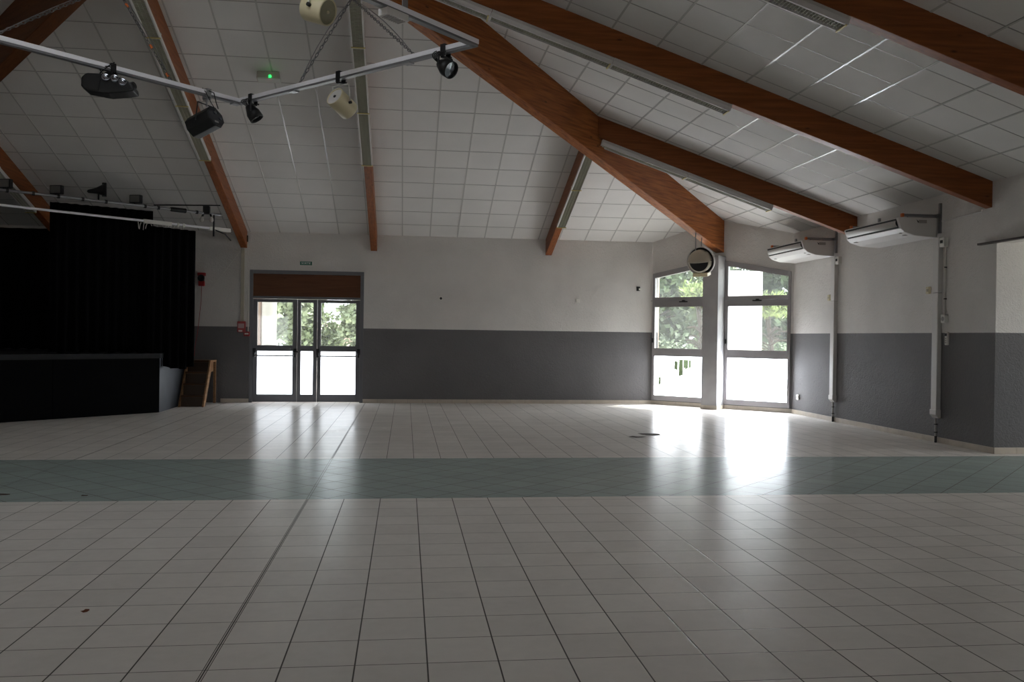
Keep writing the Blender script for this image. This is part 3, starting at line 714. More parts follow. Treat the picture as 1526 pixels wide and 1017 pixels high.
mb=MB(); M=frame(tuple(b0-upv*.27),sd,upv); mb.box((-.16,-.10,-.05),(.16,.12,.03),M); mb.build('ballast_box',M_cream,e,.008)
mb=MB()
for q in (Vector((5.93,17.46,0)),Vector((6.14,17.70,0))): mb.cyl((q.x,q.y,3.34),(q.x,q.y,3.72),.012,seg=8)
build_each(mb,'hanging_rod',M_steel,e)

# ------------------------------------------------------------------ hanging lighting frame (square, turned 45 degrees)
ZR=4.39; P1=Vector((-2.087,11.20,ZR)); d12=Vector((1,-.98,0)).normalized(); d10=Vector((-.98,-1,0)).normalized(); LR=3.80
P2=Vector((.635,8.55,ZR)); d12=(P2-P1).normalized(); LR=(P2-P1).length; d10=Vector((d12.y,-d12.x,0)); 
if d10.x>0: d10=-d10
P0=P1+d10*LR; P3=P2+d10*LR
LF=thing('lighting_truss',tuple((P1+P3)/2),'square aluminium lighting frame hanging from chains under the roof','lighting frame')
def railbar(a,b):
    d=b-a; M=frame(tuple(a),d,(0,0,1)); mb=MB(); Ln=d.length
    mb.box((-.03,-.032,-.012),(Ln+.03,.032,.035),M); o=mb.build('rail',M_railw,LF,.003)
    mb=MB(); mb.box((-.02,-.027,-.030),(Ln+.02,.027,-.012),M); mb.box((-.02,-.032,-.036),(Ln+.02,.032,-.030),M); mb.build('rail_slot',M_slot,o)
for a,b in ((P0,P1),(P1,P2),(P2,P3),(P3,P0)): railbar(a,b)
mb=MB()
for q,dd in ((P1+d12*1.05,d12),(P1+d12*2.9,d12),(P1+d10*.06,d10)):
    M=frame(tuple(q),dd,(0,0,1)); mb.box((-.05,-.04,-.05),(.05,.04,-.036),M)
build_each(mb,'splice_plate',M_steel,LF)
def chain(p,q,nm,label,cable=None,tags=False,group='suspension chains of the lighting frame'):
    p=Vector(p); q=Vector(q); d=q-p; Ln=d.length; d.normalize(); u=d.orthogonal().normalized(); w=d.cross(u)
    e=thing(nm,tuple(q),label,'chain',group); mb=MB(); pitch=.058; n=int(Ln/pitch)
    for i in range(n):
        c_=p+d*(i+.5)*pitch*(Ln/(n*pitch)); s=u if i%2 else w; pts=[]
        for k in range(11):
            a=2*pi*k/10; pts.append(c_+d*cos(a)*.038+s*sin(a)*.0145)
        mb.tube(pts,.0046,5)
    mb.build('chain_links',M_chain,e)
    mb=MB(); off=u*.05*(1 if u.z>=0 else -1); pts=[p+d*Ln*t+off*sin(pi*t) for t in [i/10 for i in range(11)]]; mb.tube(pts,.005,5); mb.build('safety_cable',M_steel,e)
    if tags:
        mb=MB()
        for t in (.06,.35,.78): c_=q+(p-q)*t; mb.cyl(c_-d*.025,c_+d*.025,.016,seg=8)
        mb.build('cable_tie',M_orange,e)
H1=Vector((-.70,10.83,5.62)); H2=Vector((-3.47,10.85,5.62))
def up(q): return Vector(q)+Vector((0,0,.035))
chain(H1,up(P1+d12*1.14),'suspension_chain','steel chain from the right roof anchor down to the left along the frame')
chain(H1,up(P1+d12*2.98),'suspension_chain','steel chain from the right roof anchor down to the right along the frame')
chain(H2,up(P1+d10*.93),'suspension_chain','steel chain with orange cable ties left of the frame corner',tags=True)
chain(H2,up(P1+d10*2.83),'suspension_chain','steel chain at the far left of the frame')
# power box and clamp on the near right rail
q=P2+d10*1.11; M=frame(tuple(q),d10,(0,0,1))
e=thing('power_box',tuple(q-Vector((0,0,.1))),'small white ribbed power box under the short right rail','power box')
mb=MB(); mb.box((-.13,-.06,-.10),(.13,.06,-.036),M); mb.build('box_case',M_white,e,.006)
mb=MB(); 
for k in range(8): mb.box((-.10+k*.027,-.045,-.105),(-.088+k*.027,.045,-.099),M)
mb.build('box_ribs',M_grey,e)
q=P2+d10*.93; M=frame(tuple(q),d10,(0,0,1)); mb=MB(); mb.box((-.035,-.045,-.05),(.035,-.035,.30),M); mb.box((-.035,-.045,-.05),(.035,.05,-.037),M); mb.box((-.03,-.045,.3),(.03,.2,.31),M)
o=mb.build('rail_clamp',M_steel,None,.003); tag(o,'grey bent metal clamp on the short right rail','clamp')

def hook_clamp(e,q,d,m=M_black):
    M=frame(tuple(q),d,(0,0,1)); mb=MB()
    mb.box((-.03,-.05,.035),(.03,.05,.05),M); mb.box((-.03,-.05,-.07),(.03,-.034,.05),M); mb.box((-.03,.034,-.07),(.03,.05,.05),M); mb.box((-.022,-.05,-.085),(.022,.05,-.07),M); mb.cyl(M@Vector((0,.05,-.055)),M@Vector((0,.085,-.055)),.012,seg=8)
    mb.build('clamp',m,e,.003)
def yoke(e,top,piv1,piv2,m=M_black,w=.012):
    """U bracket from two pivots up to a crossbar under top"""
    top=Vector(top); a=Vector(piv1); b=Vector(piv2); mb=MB()
    dirn=(b-a).normalized(); half=(b-a).length/2
    ta=top-dirn*half; tb=top+dirn*half
    mb.tube([a,ta],w,6); mb.tube([b,tb],w,6); mb.tube([ta,tb],w,6); mb.build('yoke',m,e)
# twin flower effect light
q=P1+d10*1.64
e=thing('effect_light',tuple(q),'black twin-pod effect light with round lenses on the left rail','stage light')
hook_clamp(e,q,d10)
X=Vector((.995,.06,0)).normalized(); M=frame((q.x,q.y-.02,q.z-.05),X,(0,0,1))
mb=MB(); mb.prism([(-.27,-.13,-.10),(-.27,-.13,-.19),(-.24,-.13,-.23),(-.06,-.13,-.25),(-.03,-.13,-.20),(-.03,-.13,-.08),(-.06,-.13,-.045),(-.22,-.13,-.05)],(0,.26,0),M); mb.build('left_pod',M_black,e,.03,4)
mb=MB(); mb.prism([(-.05,-.14,-.06),(.08,-.14,-.06),(.20,-.14,-.11),(.26,-.14,-.155),(.27,-.14,-.215),(.18,-.14,-.235),(.0,-.14,-.262),(-.10,-.14,-.25),(-.08,-.14,-.12)],(0,.26,0),M); bd=mb.build('main_body',M_black,e,.014,3)
for (x,z) in ((-.015,-.095),(.075,-.10),(.155,-.135)):
    mb=MB(); n=Vector((.25,-.8,.35)).normalized(); cpt=M@Vector((x,-.142,z)); mb.lathe(cpt,M.to_3x3()@n,[(-.02,.042),(.012,.042),(.016,.036),(.006,.030),(.010,.0)],20); mb.build('lens',M_lens,e)
mb=MB(); cpt=M@Vector((.245,-.10,-.16)); mb.lathe(cpt,M.to_3x3()@Vector((.8,-.5,.1)),[(-.05,.045),(.02,.045),(.02,0)],18); mb.build('end_knob',M_black,e)
yoke(e,M@Vector((0,0,-.01)),M@Vector((-.06,0,-.10)),M@Vector((.06,0,-.10)))
mb=MB(); pts=[M@Vector((-.02+.07*cos(a)*(1+.2*sin(3*a)),-.06,.0+.05*sin(a))) for a in [2*pi*k/18 for k in range(40)]]; mb.tube(pts,.006,6); mb.tube([M@Vector((-.10,-.05,-.03)),M@Vector((-.05,-.06,.02)),M@Vector((0,-.06,.06)),M@Vector((.05,-.05,.10))],.007,6); mb.build('power_cable',M_black,e)
# octagonal box effect light
q=P1+d10*.46
e=thing('effect_light',tuple(q),'black eight-sided box effect light hanging in a yoke left of the corner','stage light')
hook_clamp(e,q,d10,M_steel)
cc=Vector((q.x-.02,q.y-.02,q.z-.36)); ax=Vector((.86,-.42,.36)).normalized(); M=frame(tuple(cc),ax,(0,0,1))
pr=[]
for k in range(8):
    a=2*pi*(k+.5)/8; pr.append((-.17,.15*cos(a),.135*sin(a)))
mb=MB(); mb.prism(pr,(.34,0,0),M); mb.build('lamp_body',M_black,e,.008)
mb=MB(); mb.prism([(.17,p[1]*.93,p[2]*.93) for p in pr],(.012,0,0),M); mb.build('rear_plate',mat('dark_plate',(.03,.03,.035,1),.35),e,.003)
mb=MB(); mb.cyl(M@Vector((.18,-.02,.05)),M@Vector((.20,-.02,.05)),.028,seg=16); mb.build('socket_fitting',M_lens,e); mb=MB(); mb.cyl(M@Vector((.18,.05,-.02)),M@Vector((.20,.05,-.02)),.016,seg=12); mb.build('control_knob',M_lens,e); mb=MB(); mb.box((.18,-.06,-.085),(.19,.0,-.065),M); mb.build('rating_plate',M_grey,e)
side=Vector((ax.y,-ax.x,0)).normalized()
yoke(e,q+Vector((0,0,-.14)),cc+side*.16,cc-side*.16,M_black,.009)
mb=MB(); mb.cyl(q-Vector((0,0,.08)),q-Vector((0,0,.16)),.012,seg=8); mb.build('hanging_bolt',M_steel,e)
mb=MB(); mb.tube([q+Vector((.03,-.05,.02)),q+Vector((.09,-.04,.0)),q+Vector((.12,-.05,-.12)),cc+ax*.17+Vector((.03,0,.10))],.006,6); mb.tube([q+Vector((-.04,-.05,.05)),q+Vector((0,-.06,.0)),q+Vector((.06,-.05,-.12)),q+Vector((.15,-.05,-.26))],.005,6); mb.build('power_cable',M_black,e)

def par(q,d,ax,label,L=.20,r=.085,rail_off=0.0,drop=.17):
    ax=Vector(ax).normalized(); e=thing('spotlight',tuple(q),label,'spotlight','black spotlights on the lighting frame')
    hook_clamp(e,q,d)
    cc=Vector(q)+Vector((0,0,-drop))
    mb=MB(); mb.lathe(cc-ax*L*.5,ax,[(0,.0),(0,r*.45),(.015,r*.55),(L*.35,r*.8),(L*.55,r),(L,r*1.02),(L,r*.93),(L-.02,r*.9)],24); mb.build('lamp_can',M_black,e)
    mb=MB(); mb.lathe(cc-ax*L*.5,ax,[(L-.025,r*.9),(L-.018,0)],20); mb.build('lens',M_lens,e)
    s=ax.cross(Vector((0,0,1))).normalized()*(r*1.12)
    yoke(e,Vector(q)+Vector((0,0,-.07)),cc+s,cc-s,M_black,.009)
    mb=MB()
    for k in range(4):
        a=cc-ax*L*(.45-.05*k); b_=Vector(q)+Vector((-.03*k,-.05,-.03)); mid=(a+b_)/2-ax*.10*(1-.2*k)+Vector((-.05-.02*k,-.03,0))
        pts=[a*(1-t)**2+mid*2*t*(1-t)+b_*t*t for t in [i/8 for i in range(9)]]; mb.tube(pts,.005,5)
    mb.build('power_cable',M_black,e)
par(P1+d12*.27,d12,(.55,-.05,-.83),'black spotlight hanging just right of the frame corner')
par(P1+d12*3.42,d12,(.62,-.62,-.52),'black spotlight with glass face at the right end of the frame',.19,.088)
# cream speakers
def speaker(c,a,L,r,label,face_white):
    c=Vector(c); a=Vector(a).normalized(); e=thing('speaker',tuple(c),label,'speaker','cream cylindrical speakers')
    mb=MB(); mb.lathe(c-a*L/2,a,[(0,0),(0,r*.9),(.012,r),(L-.012,r),(L,r*.97),(L,r*.9),(L-.012,r*.88)],32); mb.build('speaker_case',M_cream,e)
    mb=MB(); mb.lathe(c-a*L/2,a,[(L-.010,r*.9),(L-.008,r*.3),(L-.006,0)] ,28); mb.build('front_grille',M_white if face_white else mat('olive_grille',(.22,.20,.12,1),.6),e)
    mb=MB(); mb.lathe(c-a*L/2,a,[(L-.006,.018),(L+.004,.014),(L+.005,0)],14); mb.build('center_cap',M_dark if face_white else M_cream,e)
    return e
q=P1+d12*1.86
e=speaker((q.x+.02,q.y+.02,q.z-.30),(-.594,-.669,.441),.27,.112,'cream cylindrical speaker with white end, hung under the right rail',True)
hook_clamp(e,q,d12)
a=Vector((-.594,-.669,.441)).normalized(); s=a.cross(Vector((0,0,1))).normalized()*.125; cc=Vector((q.x+.02,q.y+.02,q.z-.30))
yoke(e,q+Vector((0,0,-.10)),cc+s,cc-s,M_white,.007)
mb=MB()
for k in (-1,1): mb.cyl(cc+s*k*.88,cc+s*k*1.1,.016,seg=12)
build_each(mb,'yoke_knob',M_black,e)
c1=Vector((-.92,9.0,4.79)); a1=Vector((.806,-.48,-.343)).normalized()
e=speaker(c1,a1,.27,.135,'cream cylindrical speaker with dark face, hung above the lighting frame',False)
s=a1.cross(Vector((0,0,1))).normalized()*.15
yoke(e,c1+Vector((0,0,.26)),c1+s,c1-s,M_white,.011)
mb=MB()
for k in (-1,1): mb.cyl(c1+s*k*.9,c1+s*k*1.12,.02,seg=12)
build_each(mb,'yoke_knob',M_black,e)
mb=MB(); mb.cyl(c1+Vector((0,0,.25)),(c1.x,c1.y,6.75),.014,seg=8); build_each(mb,'hanging_rod',M_steel,e)
# ceiling emergency light
yy=14.03; M=frame((-2.18,yy,zb(yy)-.006),(1,0,0),NB)
e=thing('emergency_light',(-2.18,yy,zb(yy)),'white ceiling emergency light with a glowing green dot','emergency light')
mb=MB(); mb.box((-.17,-.06,-.13),(.17,.07,0),M); mb.build('light_case',mat('aged_plastic',(.42,.37,.32,1),.5),e,.01)
mb=MB(); mb.box((-.15,-.075,-.15),(.20,.03,-.125),M); mb.build('light_diffuser',mat('diffuser',(.55,.55,.5,1),.4),e,.006)
mb=MB(); mb.box((.02,-.082,-.125),(.055,-.058,-.085),M); mb.build('green_lamp',M_green,e)

# ------------------------------------------------------------------ stage
SC=Vector((-4.585,17.07,0)); SD=Vector((-.7071,-.7071,0)); ZS=1.11
ST=thing('stage',tuple(SC),'black raised stage with panelled front in the left corner','stage')
F0=SC; F1=SC+SD*7.2
mb=MB()
n_=Vector((SD.y,-SD.x,0)); 
if n_.dot(Vector((1,-1,0)))<0: n_=-n_      # outward (towards the hall)
for a,b in ((0,1.94),(1.945,3.9),(3.905,7.2)):
    pa,pb=F0+SD*a,F0+SD*b
    mb.prism([tuple(pa),tuple(pb),tuple(pb+Vector((0,0,ZS-.09))),tuple(pa+Vector((0,0,ZS-.09)))],tuple(-n_*.03))
mb.build('front_panel',M_stage,ST)
mb=MB(); mb.prism([(SC.x,SC.y+.02,0),(SC.x,YB-.02,0),(SC.x,YB-.02,ZS-.06),(SC.x,SC.y+.02,ZS-.06)],(-.03,0,0)); mb.build('side_panel',M_stage2,ST)
mb=MB(); top=[SC+n_*.02,SC+SD*7.2+n_*.02,Vector((XL+.05,12.0,0)),Vector((XL+.05,YB-CH-.05,0)),Vector((XL+CH+.05,YB-.03,0)),Vector((SC.x+.01,YB-.03,0))]
mb.prism([(p.x,p.y,ZS-.09) for p in top],(0,0,.09)); mb.build('stage_deck',mat('dark_deck',(.016,.016,.017,1),.6,spec=.2),ST)

def curtain(name,pts,z0,z1,label,pleat=.16,amp=.045,group='black stage curtains',wave=0):
    """pleated cloth hanging along the floor-plan polyline pts"""
    pts=[Vector((p[0],p[1],0)) for p in pts]; seg=[]; Ltot=0
    for a,b in zip(pts,pts[1:]): seg.append((Ltot,a,b)); Ltot+=(b-a).length
    n=int(Ltot/.022); zs=[z0+(z1-z0)*k/10 for k in range(11)]; rows=[]
    for z in zs:
        row=[]; f=(z1-z)/(z1-z0)
        for i in range(n+1):
            s=Ltot*i/n
            for (l0,a,b) in seg[::-1]:
                if s>=l0-1e-6: break
            d=(b-a).normalized(); pp=a+d*(s-l0); nn=Vector((-d.y,d.x,0))
            A=amp*(.6+.4*f)*(1+.3*sin(s*3.1)); off=A*sin(2*pi*s/pleat+.8*sin(s*5.3)+.25*f*sin(s*9))
            zz=z+(wave*sin(s*7)*.03+.012*sin(s*23)) if z==z0 else z
            row.append(pp+nn*off+Vector((0,0,zz)))
        rows.append(row)
    mb=MB(); mb.grid(rows); o=mb.build(name,M_cloth,None); so=o.modifiers.new('s','SOLIDIFY'); so.thickness=.004; so.offset=0
    tag(o,label,'curtain',group); return o
curtain('stage_curtain',[(-4.80,17.02),(-4.10,17.72)],.835,3.50,'black curtain hanging in front of the stage corner, lowest hem',wave=1)
curtain('stage_curtain',[(-5.55,18.62),(-4.32,18.62)],1.125,3.555,'black side curtain behind the stage corner, beside the alarm sounder')
curtain('stage_curtain',[(-6.29,16.36),(-4.78,17.24)],1.125,3.80,'tall black curtain at the middle of the stage, highest top edge')
curtain('backdrop_curtain',[(XL+CH-1.1,YB-1.25),(XL+CH+.1,YB-.12),(-4.75,YB-.12)],1.125,3.66,'wide black backdrop across the back of the stage',pleat=.3)
# white curtain rail
RA=Vector((-3.565,18.30,3.60)); RB=Vector((-7.6,14.75,3.60))
e=thing('curtain_rail',tuple(RA),'white curtain rail running from the rafter across the stage front','curtain rail')
dR=(RB-RA).normalized(); Lr=(RB-RA).length
mb=MB(); mb.cyl(RA,RB,.022,seg=10); mb.build('rail_tube',M_railw,e)
def sleeve(a,b,nm='rail_sleeve'):
    M=frame(tuple(RA+dR*a),dR,(0,0,1)); mb=MB(); mb.box((0,-.03,-.045),(b-a,.03,.03),M); mb.build(nm,M_plast,e,.006)
sleeve(.0,.46); sleeve(1.25,1.80); sleeve(.98,1.03); sleeve(1.10,1.14)
mb=MB()
for k in range(16):
    s_=1.0+.9*k/15; q=RA+dR*s_; sw=(random.random()-.5)*.10
    mb.tube([q+Vector((0,0,-.03)),q+Vector((sw*.6,0,-.08)),q+Vector((sw,0,-.14-.04*random.random()))],.008,5)
mb.build('curtain_tie',M_plast,e)['kind']='stuff'
mb=MB(); q=RA+dR*.42; mb.tube([q,q+Vector((.25,.12,-.10)),Vector((-3.60,18.55,3.42))],.014,6); mb.build('rail_stay',M_black,e)
# stage lighting bar
BA=Vector((-3.66,17.87,3.85)); BB=Vector((-7.2,15.10,3.85)); dB=(BB-BA).normalized()
e=thing('lighting_bar',tuple(BA),'dark lighting bar above the stage curtains','lighting bar')
mb=MB(); mb.cyl(BA,BB,.024,seg=10); mb.build('bar_tube',M_steel,e)
mb=MB(); mb.cyl(BA+dB*.15,BA+dB*.15+Vector((0,0,-.44)),.018,seg=8); mb.build('bar_drop',M_black,e)
mb=MB()
for s_ in (.5,.75,1.0,1.25,1.5,2.2,2.6,3.0,3.4,3.8,4.3): mb.cyl(BA+dB*s_-dB*.02,BA+dB*s_+dB*.02,.036,seg=10)
mb.cyl(BA+dB*.72,BA+dB*1.0,.045,seg=10)
build_each(mb,'cable_tape',M_black,e)
mb=MB(); mb.cyl((-4.84,17.5,3.955),(-3.6,17.5,3.985),.012,seg=6); mb.build('cross_bar',M_black,e)
def flood(s_,label,lit):
    q=BA+dB*s_; e=thing('flood_light',tuple(q),label,'flood light','flood lights on the stage bar')
    M=frame(tuple(q+Vector((0,0,.115))),(1,-.25,0),(0,0,1))@Matrix.Scale(.85,4)
    mb=MB(); mb.prism([(-.13,.0,-.09),(.13,.0,-.09),(.13,.0,.09),(-.13,0,.09)],(0,.10,0),M); mb.build('lamp_box',M_black,e,.01)
    mb=MB(); mb.box((-.105,-.012,-.07),(.105,.002,.07),M); mb.build('lamp_glass',mat('dusty_glass',(.12,.115,.11,1),.35),e)
    mb=MB(); mb.cyl(q,q+Vector((0,0,.05)),.014,seg=8); mb.box((-.14,.03,-.10),(-.128,.06,.02),M); mb.box((.128,.03,-.10),(.14,.06,.02),M); mb.box((-.14,.03,-.10),(.14,.06,-.09),M); mb.build('lamp_bracket',M_black,e)
flood(1.69,'small dark flood light on the stage bar right of the tall curtain',0)
flood(3.05,'small grey flood light on the stage bar left of the tall curtain',1)
flood(3.85,'small pale flood light at the far left of the stage bar',1)
q=BA+dB*2.33; e=thing('spotlight',tuple(q),'black pointed spotlight standing on the stage bar above the tall curtain','spotlight')
mb=MB(); mb.lathe(q+Vector((.10,.02,.20)),(-.93,-.1,-.12),[(0,.11),(.03,.10),(.14,.055),(.28,.03),(.30,.0)],18); mb.build('lamp_cone',M_black,e)
mb=MB(); mb.cyl(q,q+Vector((0,0,.18)),.016,seg=8); mb.build('lamp_stem',M_black,e)
mb=MB(); mb.box((q.x+.06,q.y-.01,q.z+.08),(q.x+.13,q.y+.03,q.z+.33)); mb.build('barn_door',M_black,e)
q=BA+dB*.30; e=thing('spotlight',tuple(q),'small twin clamp spotlight with bare bulbs beside the left door rafter','spotlight')
mb=MB(); mb.box((q.x-.06,q.y-.06,q.z-.02),(q.x+.06,q.y+.06,q.z+.14)); mb.build('clamp_box',M_black,e,.01)
for k,dx in enumerate((-.10,.12)):
    mb=MB(); mb.cyl(q+Vector((dx*.6,0,-.02)),q+Vector((dx*.8,-.02,-.07)),.02,seg=10); mb.build('lamp_holder',M_black,e)
    mb=MB(); mb.lathe(q+Vector((dx*.8,-.02,-.07)),(dx*.3,-.1,-1),[(0,.02),(.03,.035),(.07,.042),(.10,.03),(.115,0)],16); mb.build('bulb',mat('clear_bulb',(.5,.48,.45,1),.15),e)

# wooden stage steps
STP=thing('stage_steps',(-4.31,18.9,0),'small wooden steps with open side leading up to the stage','steps')
xa,xb=-4.55,-4.05; y0s,y1s=18.32,19.50; zt=.93; nst=4
ang=math.atan2(zt,.72)
for x in (xa,xb-.035):
    mb=MB(); mb.prism([(x,y0s-.03,0),(x,y0s+.12,0),(x,y0s+.74,zt-.12),(x,y0s+.74,zt),(x,y0s+.60,zt)],(.035,0,0)); mb.build('stringer',M_stair,STP,.004)
for k in range(nst):
    z=zt*(k+1)/nst; y=y0s+.60*k/ (nst-1)*.85+.06
    mb=MB(); mb.box((xa+.035,y,z-.035),(xb-.035,y+.24,z)); mb.build('tread',M_tread,STP,.004)
    mb=MB(); mb.box((xa+.035,y+.03,z-zt/nst+.0),(xb-.035,y+.045,z-.04)); mb.build('riser',mat('dark_riser',(.05,.028,.014,1),.6),STP)
mb=MB(); mb.box((xa,y0s+.68,zt-.04),(xb,y1s-.02,zt)); mb.build('landing',M_stair,STP,.004)
for x in (xa,xb-.05):
    mb=MB(); mb.box((x,y1s-.09,0),(x+.05,y1s-.03,zt-.04)); mb.build('post',M_stair,STP,.004)
mb=MB(); mb.box((xb-.036,y0s+.62,zt-.24),(xb,y0s+.86,zt-.04)); mb.build('gusset',M_stair,STP,.004)

# ------------------------------------------------------------------ scraps on the floor
def scrap(x,y,r,label,m,seed):
    rr=random.Random(seed); n=7; pts=[]
    for k in range(n):
        a=2*pi*k/n; q=r*(.6+.5*rr.random()); pts.append((x+q*cos(a)*1.5,y+q*sin(a),.002+.012*rr.random()))
    mb=MB(); c_=(x,y,.012)
    n0=len(mb.v)
    for k in range(n): mb.poly([c_,pts[k],pts[(k+1)%n]])
    o=mb.build('dry_leaf',m,None); tag(o,label,'leaf','dry leaves on the floor'); return o
M_dry=mat('dry_leaf',(.05,.03,.02,1),.8)
scrap(3.83,13.34,.15,'dark dry scrap on the white tiles before the corner windows, larger of two',M_dry,1)
scrap(3.52,12.98,.10,'dark dry scrap on the white tiles before the corner windows, smaller of two',M_dry,2)
scrap(-2.897,8.383,.03,'tiny dark leaf bit on the green band at the left',M_dry,3)
scrap(-3.635,8.487,.05,'dark leaf bit on the green band at the far left edge',M_dry,4)
scrap(-1.69,4.92,.016,'tiny rust-coloured leaf bit on a near white tile',mat('rust_leaf',(.16,.05,.02,1),.8),5)

# ------------------------------------------------------------------ outside
mb=MB(); mb.box((-45,YB+T,-.25),(60,70,-.06)); mb.box((13.6,-40,-.25),(60,YB+T,-.06)); mb.box((-45,-40,-.25),(13.6,YF-.4,-.06)); struct('ground_terrace',mb,M_ground)
mb=MB(); mb.cyl((-3.335,22.0,-.06),(-3.335,22.0,4.2),.18,seg=28); struct('pillar_terrace',mb,M_outwall,label='white round terrace column seen through the left door pane')
mb=MB(); mb.box((-4.35,21.9,-.06),(-3.525,22.1,4.2)); struct('wall_outside_left',mb,M_pink)
mb=MB(); mb.box((7.55,20.8,-.06),(8.80,21.05,3.22)); struct('wall_outside_right',mb,M_outwall,label='white outdoor wall seen through the right corner window')
mb=MB(); mb.box((5.75,20.9,-.06),(6.19,21.1,4.2)); struct('pillar_outside',mb,M_pink,label='pinkish outdoor post seen at the edge of the left corner window')

mb=MB(); mb.box((-9.5,YB+T,3.35),(3.6,24.0,3.5)); struct('ceiling_porch',mb,M_outwall)  # porch roof over the columns, out of view, added to dim the door film
def tree(x,y,h,r,label,leaf,n,size,seed,trunk=True,gap=0,low=.15,needle=False,core=True):
    rr=random.Random(seed); e=thing('tree',(x,y,-.06),label,'tree','trees outside the windows')
    mb=MB(); mb.tube([(x,y,-.06),(x+.1,y,h*.35),(x-.05,y+.1,h*.8)],.05+.035*r,8); mb.build('trunk',M_bark,e)
    br=MB(); tips=[]
    for k in range(26):
        a=rr.random()*2*pi; z0=h*(.2+.6*rr.random()); L_=r*(.5+.5*rr.random()); t_=Vector((x+cos(a)*L_,y+sin(a)*L_,z0+L_*.35)); tips.append(t_)
        br.tube([(x,y,z0),((x+t_.x)/2,(y+t_.y)/2,(z0+t_.z)/2+.08),t_],.025,5)
    br.build('branch',M_bark,e)
    mb=MB(); clumps=[]
    for k in range(60):
        while True:
            p=Vector((rr.uniform(-1,1),rr.uniform(-1,1),rr.uniform(-1,1)))
            if .25<p.length<1: break
        clumps.append((Vector((x+p.x*r,y+p.y*r,h*(low+(1-low)*(.5+.5*p.z)))),r*rr.uniform(.18,.34)))
    if core:
        for c_,cr in clumps:
            if c_.z<.4: continue
            mb.lathe(c_-Vector((0,0,cr*.62)),(rr.gauss(0,.2),rr.gauss(0,.2),1),[(0,0),(cr*.25,cr*.5),(cr*.62,cr*.66),(cr*1.0,cr*.5),(cr*1.24,0)],9)
    for i in range(n):
        c_,cr=clumps[rr.randrange(len(clumps))]
        g=Vector((rr.gauss(0,1),rr.gauss(0,1),rr.gauss(0,.8)))*cr*.62; p=c_+g
        d=Vector((rr.gauss(0,1),rr.gauss(0,1),rr.gauss(.3 if not needle else 1.0,.6))).normalized(); u=d.orthogonal().normalized(); 
        u=(u*cos(i)+d.cross(u)*sin(i)); s_=size*rr.uniform(.6,1.3); w_=s_*(.32 if not needle else .10)
        mb.poly([p-u*w_*.3,p+d*s_*.5-u*w_,p+d*s_,p+d*s_*.5+u*w_])
    mb.build('foliage',leaf,e)
tree(-4.95,31.5,6.4,1.35,'pale feathery tree outside, seen in the left door pane',M_leaf[1],11000,.24,11,low=.0)
tree(-4.15,36.5,5.6,.85,'pale tree outside behind the narrow middle door pane',M_leaf[0],8000,.24,12,low=.0)
tree(-1.45,31.5,5.2,.75,'pale tree outside, seen in the right door pane beside a patch of sky',M_leaf[1],8000,.24,13,low=.0,core=False)
tree(-2.75,33.5,1.85,.5,'low bush outside under the patch of sky in the right door pane',M_leaf[0],2500,.2,19,low=.0)
tree(10.0,32.0,6.6,2.6,'tall dense pine outside the left corner window',M_leaf[0],16000,.22,14,needle=True,low=.0)
tree(7.4,27.0,5.4,1.7,'grey-green dense tree outside at the left edge of the left corner window',M_leaf[2],10000,.24,15,low=.0)
tree(8.2,23.6,3.0,.5,'bright yellow-green young pine just outside the left corner window',M_leaf[3],1800,.20,16,needle=True,low=.82)
tree(13.2,28.5,6.2,2.3,'dense tree outside the right corner window, half hidden by the white wall',M_leaf[2],12000,.26,17,low=.0)
tree(10.4,24.0,2.75,.55,'bright young pine outside the right corner window',M_leaf[3],2000,.20,18,needle=True,low=.8)
rr=random.Random(5); mb=MB(); hm=MB()
for k in range(40):
    x=4.5+k*.3; mb.lathe((x,25.3+rr.uniform(-.15,.15),-.06),(0,0,1),[(0,.4),(.5,.5),(1.0,.45),(1.3+.2*rr.random(),0)],9)
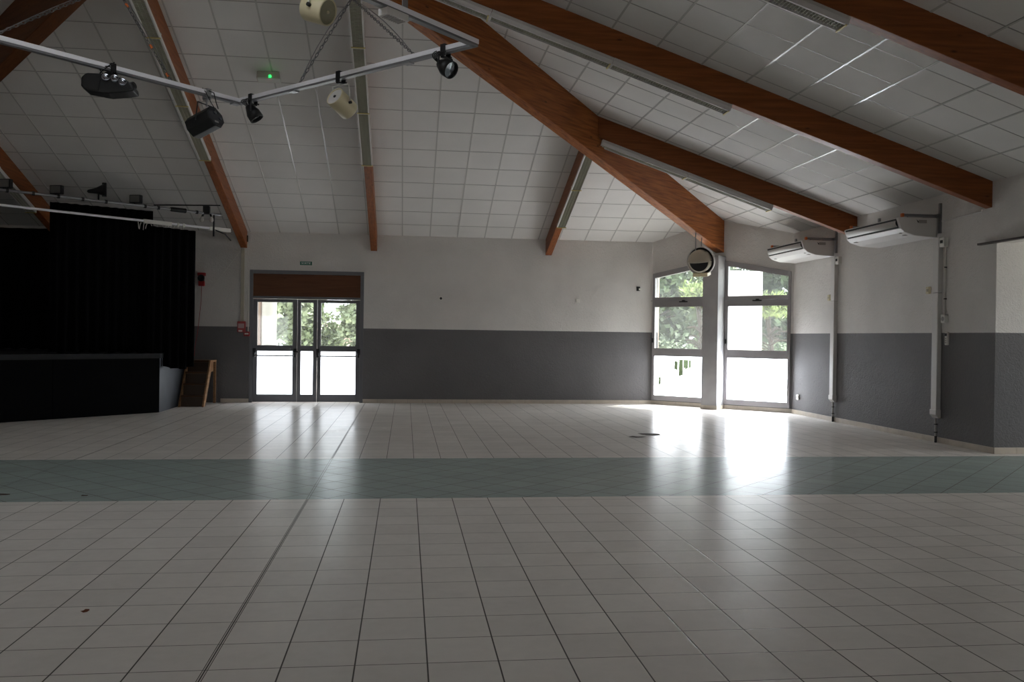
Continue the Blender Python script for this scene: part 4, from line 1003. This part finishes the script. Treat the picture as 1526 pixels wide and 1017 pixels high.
for i in range(9000):
    p=Vector((rr.uniform(4.2,16.8),25.3+rr.gauss(0,.25)-.25,rr.uniform(0,1.45))); d=Vector((rr.gauss(0,1),rr.gauss(-.4,.7),rr.gauss(.3,.8))).normalized(); u=d.orthogonal().normalized(); s_=.11*rr.uniform(.6,1.3)
    mb.poly([p-u*.01,p+d*s_*.5-u*s_*.3,p+d*s_,p+d*s_*.5+u*s_*.3])
o=mb.build('hedge',M_leaf[2],None); tag(o,'low dark hedge outside, glimpsed through the torn film of the left corner window','hedge')
mb=MB(); mb.box((-4,44,-.06),(6,48,1.6)); mb.prism([(-4.4,43.6,1.6),(6.4,43.6,1.6),(6.4,46,2.1),(-4.4,46,2.1)],(0,.2,0)); o=mb.build('house',M_pink,None); tag(o,'pink house far off behind the tree in the right door pane','house')

# ------------------------------------------------------------------ light
w=bpy.data.worlds.new('sky'); scene.world=w; w.use_nodes=True; bg=w.node_tree.nodes['Background']; bg.inputs['Color'].default_value=(.90,.95,1,1); bg.inputs['Strength'].default_value=5.0
sun=bpy.data.lights.new('sun','SUN'); sun.energy=10; sun.angle=radians(.6); sun.color=(1,.95,.87); so=bpy.data.objects.new('sun',sun); COL.objects.link(so)
so.rotation_euler=Vector((-.83,-.30,-1.55)).to_track_quat('-Z','Y').to_euler()

# ------------------------------------------------------------------ camera
cam=bpy.data.cameras.new('camera'); cam.sensor_width=36; cam.lens=1299.65*36/1526; cam.clip_end=300
co=bpy.data.objects.new('camera',cam); COL.objects.link(co)
yaw,pitch,roll,H=.121435,.0049403,.0130596,1.51136
fwd=Vector((sin(yaw)*cos(pitch),cos(yaw)*cos(pitch),-sin(pitch))); r0=Vector((cos(yaw),-sin(yaw),0)); u0=r0.cross(fwd)
rt=r0*cos(roll)+u0*sin(roll); upc=-r0*sin(roll)+u0*cos(roll)
co.matrix_world=Matrix(((rt.x,upc.x,-fwd.x,0),(rt.y,upc.y,-fwd.y,0),(rt.z,upc.z,-fwd.z,H),(0,0,0,1)))
scene.camera=co
scene.view_settings.view_transform='Standard'; scene.view_settings.look='None'; scene.view_settings.exposure=.36
scene.cycles.max_bounces=10; scene.cycles.diffuse_bounces=6; scene.cycles.transparent_max_bounces=12; scene.cycles.sample_clamp_indirect=6
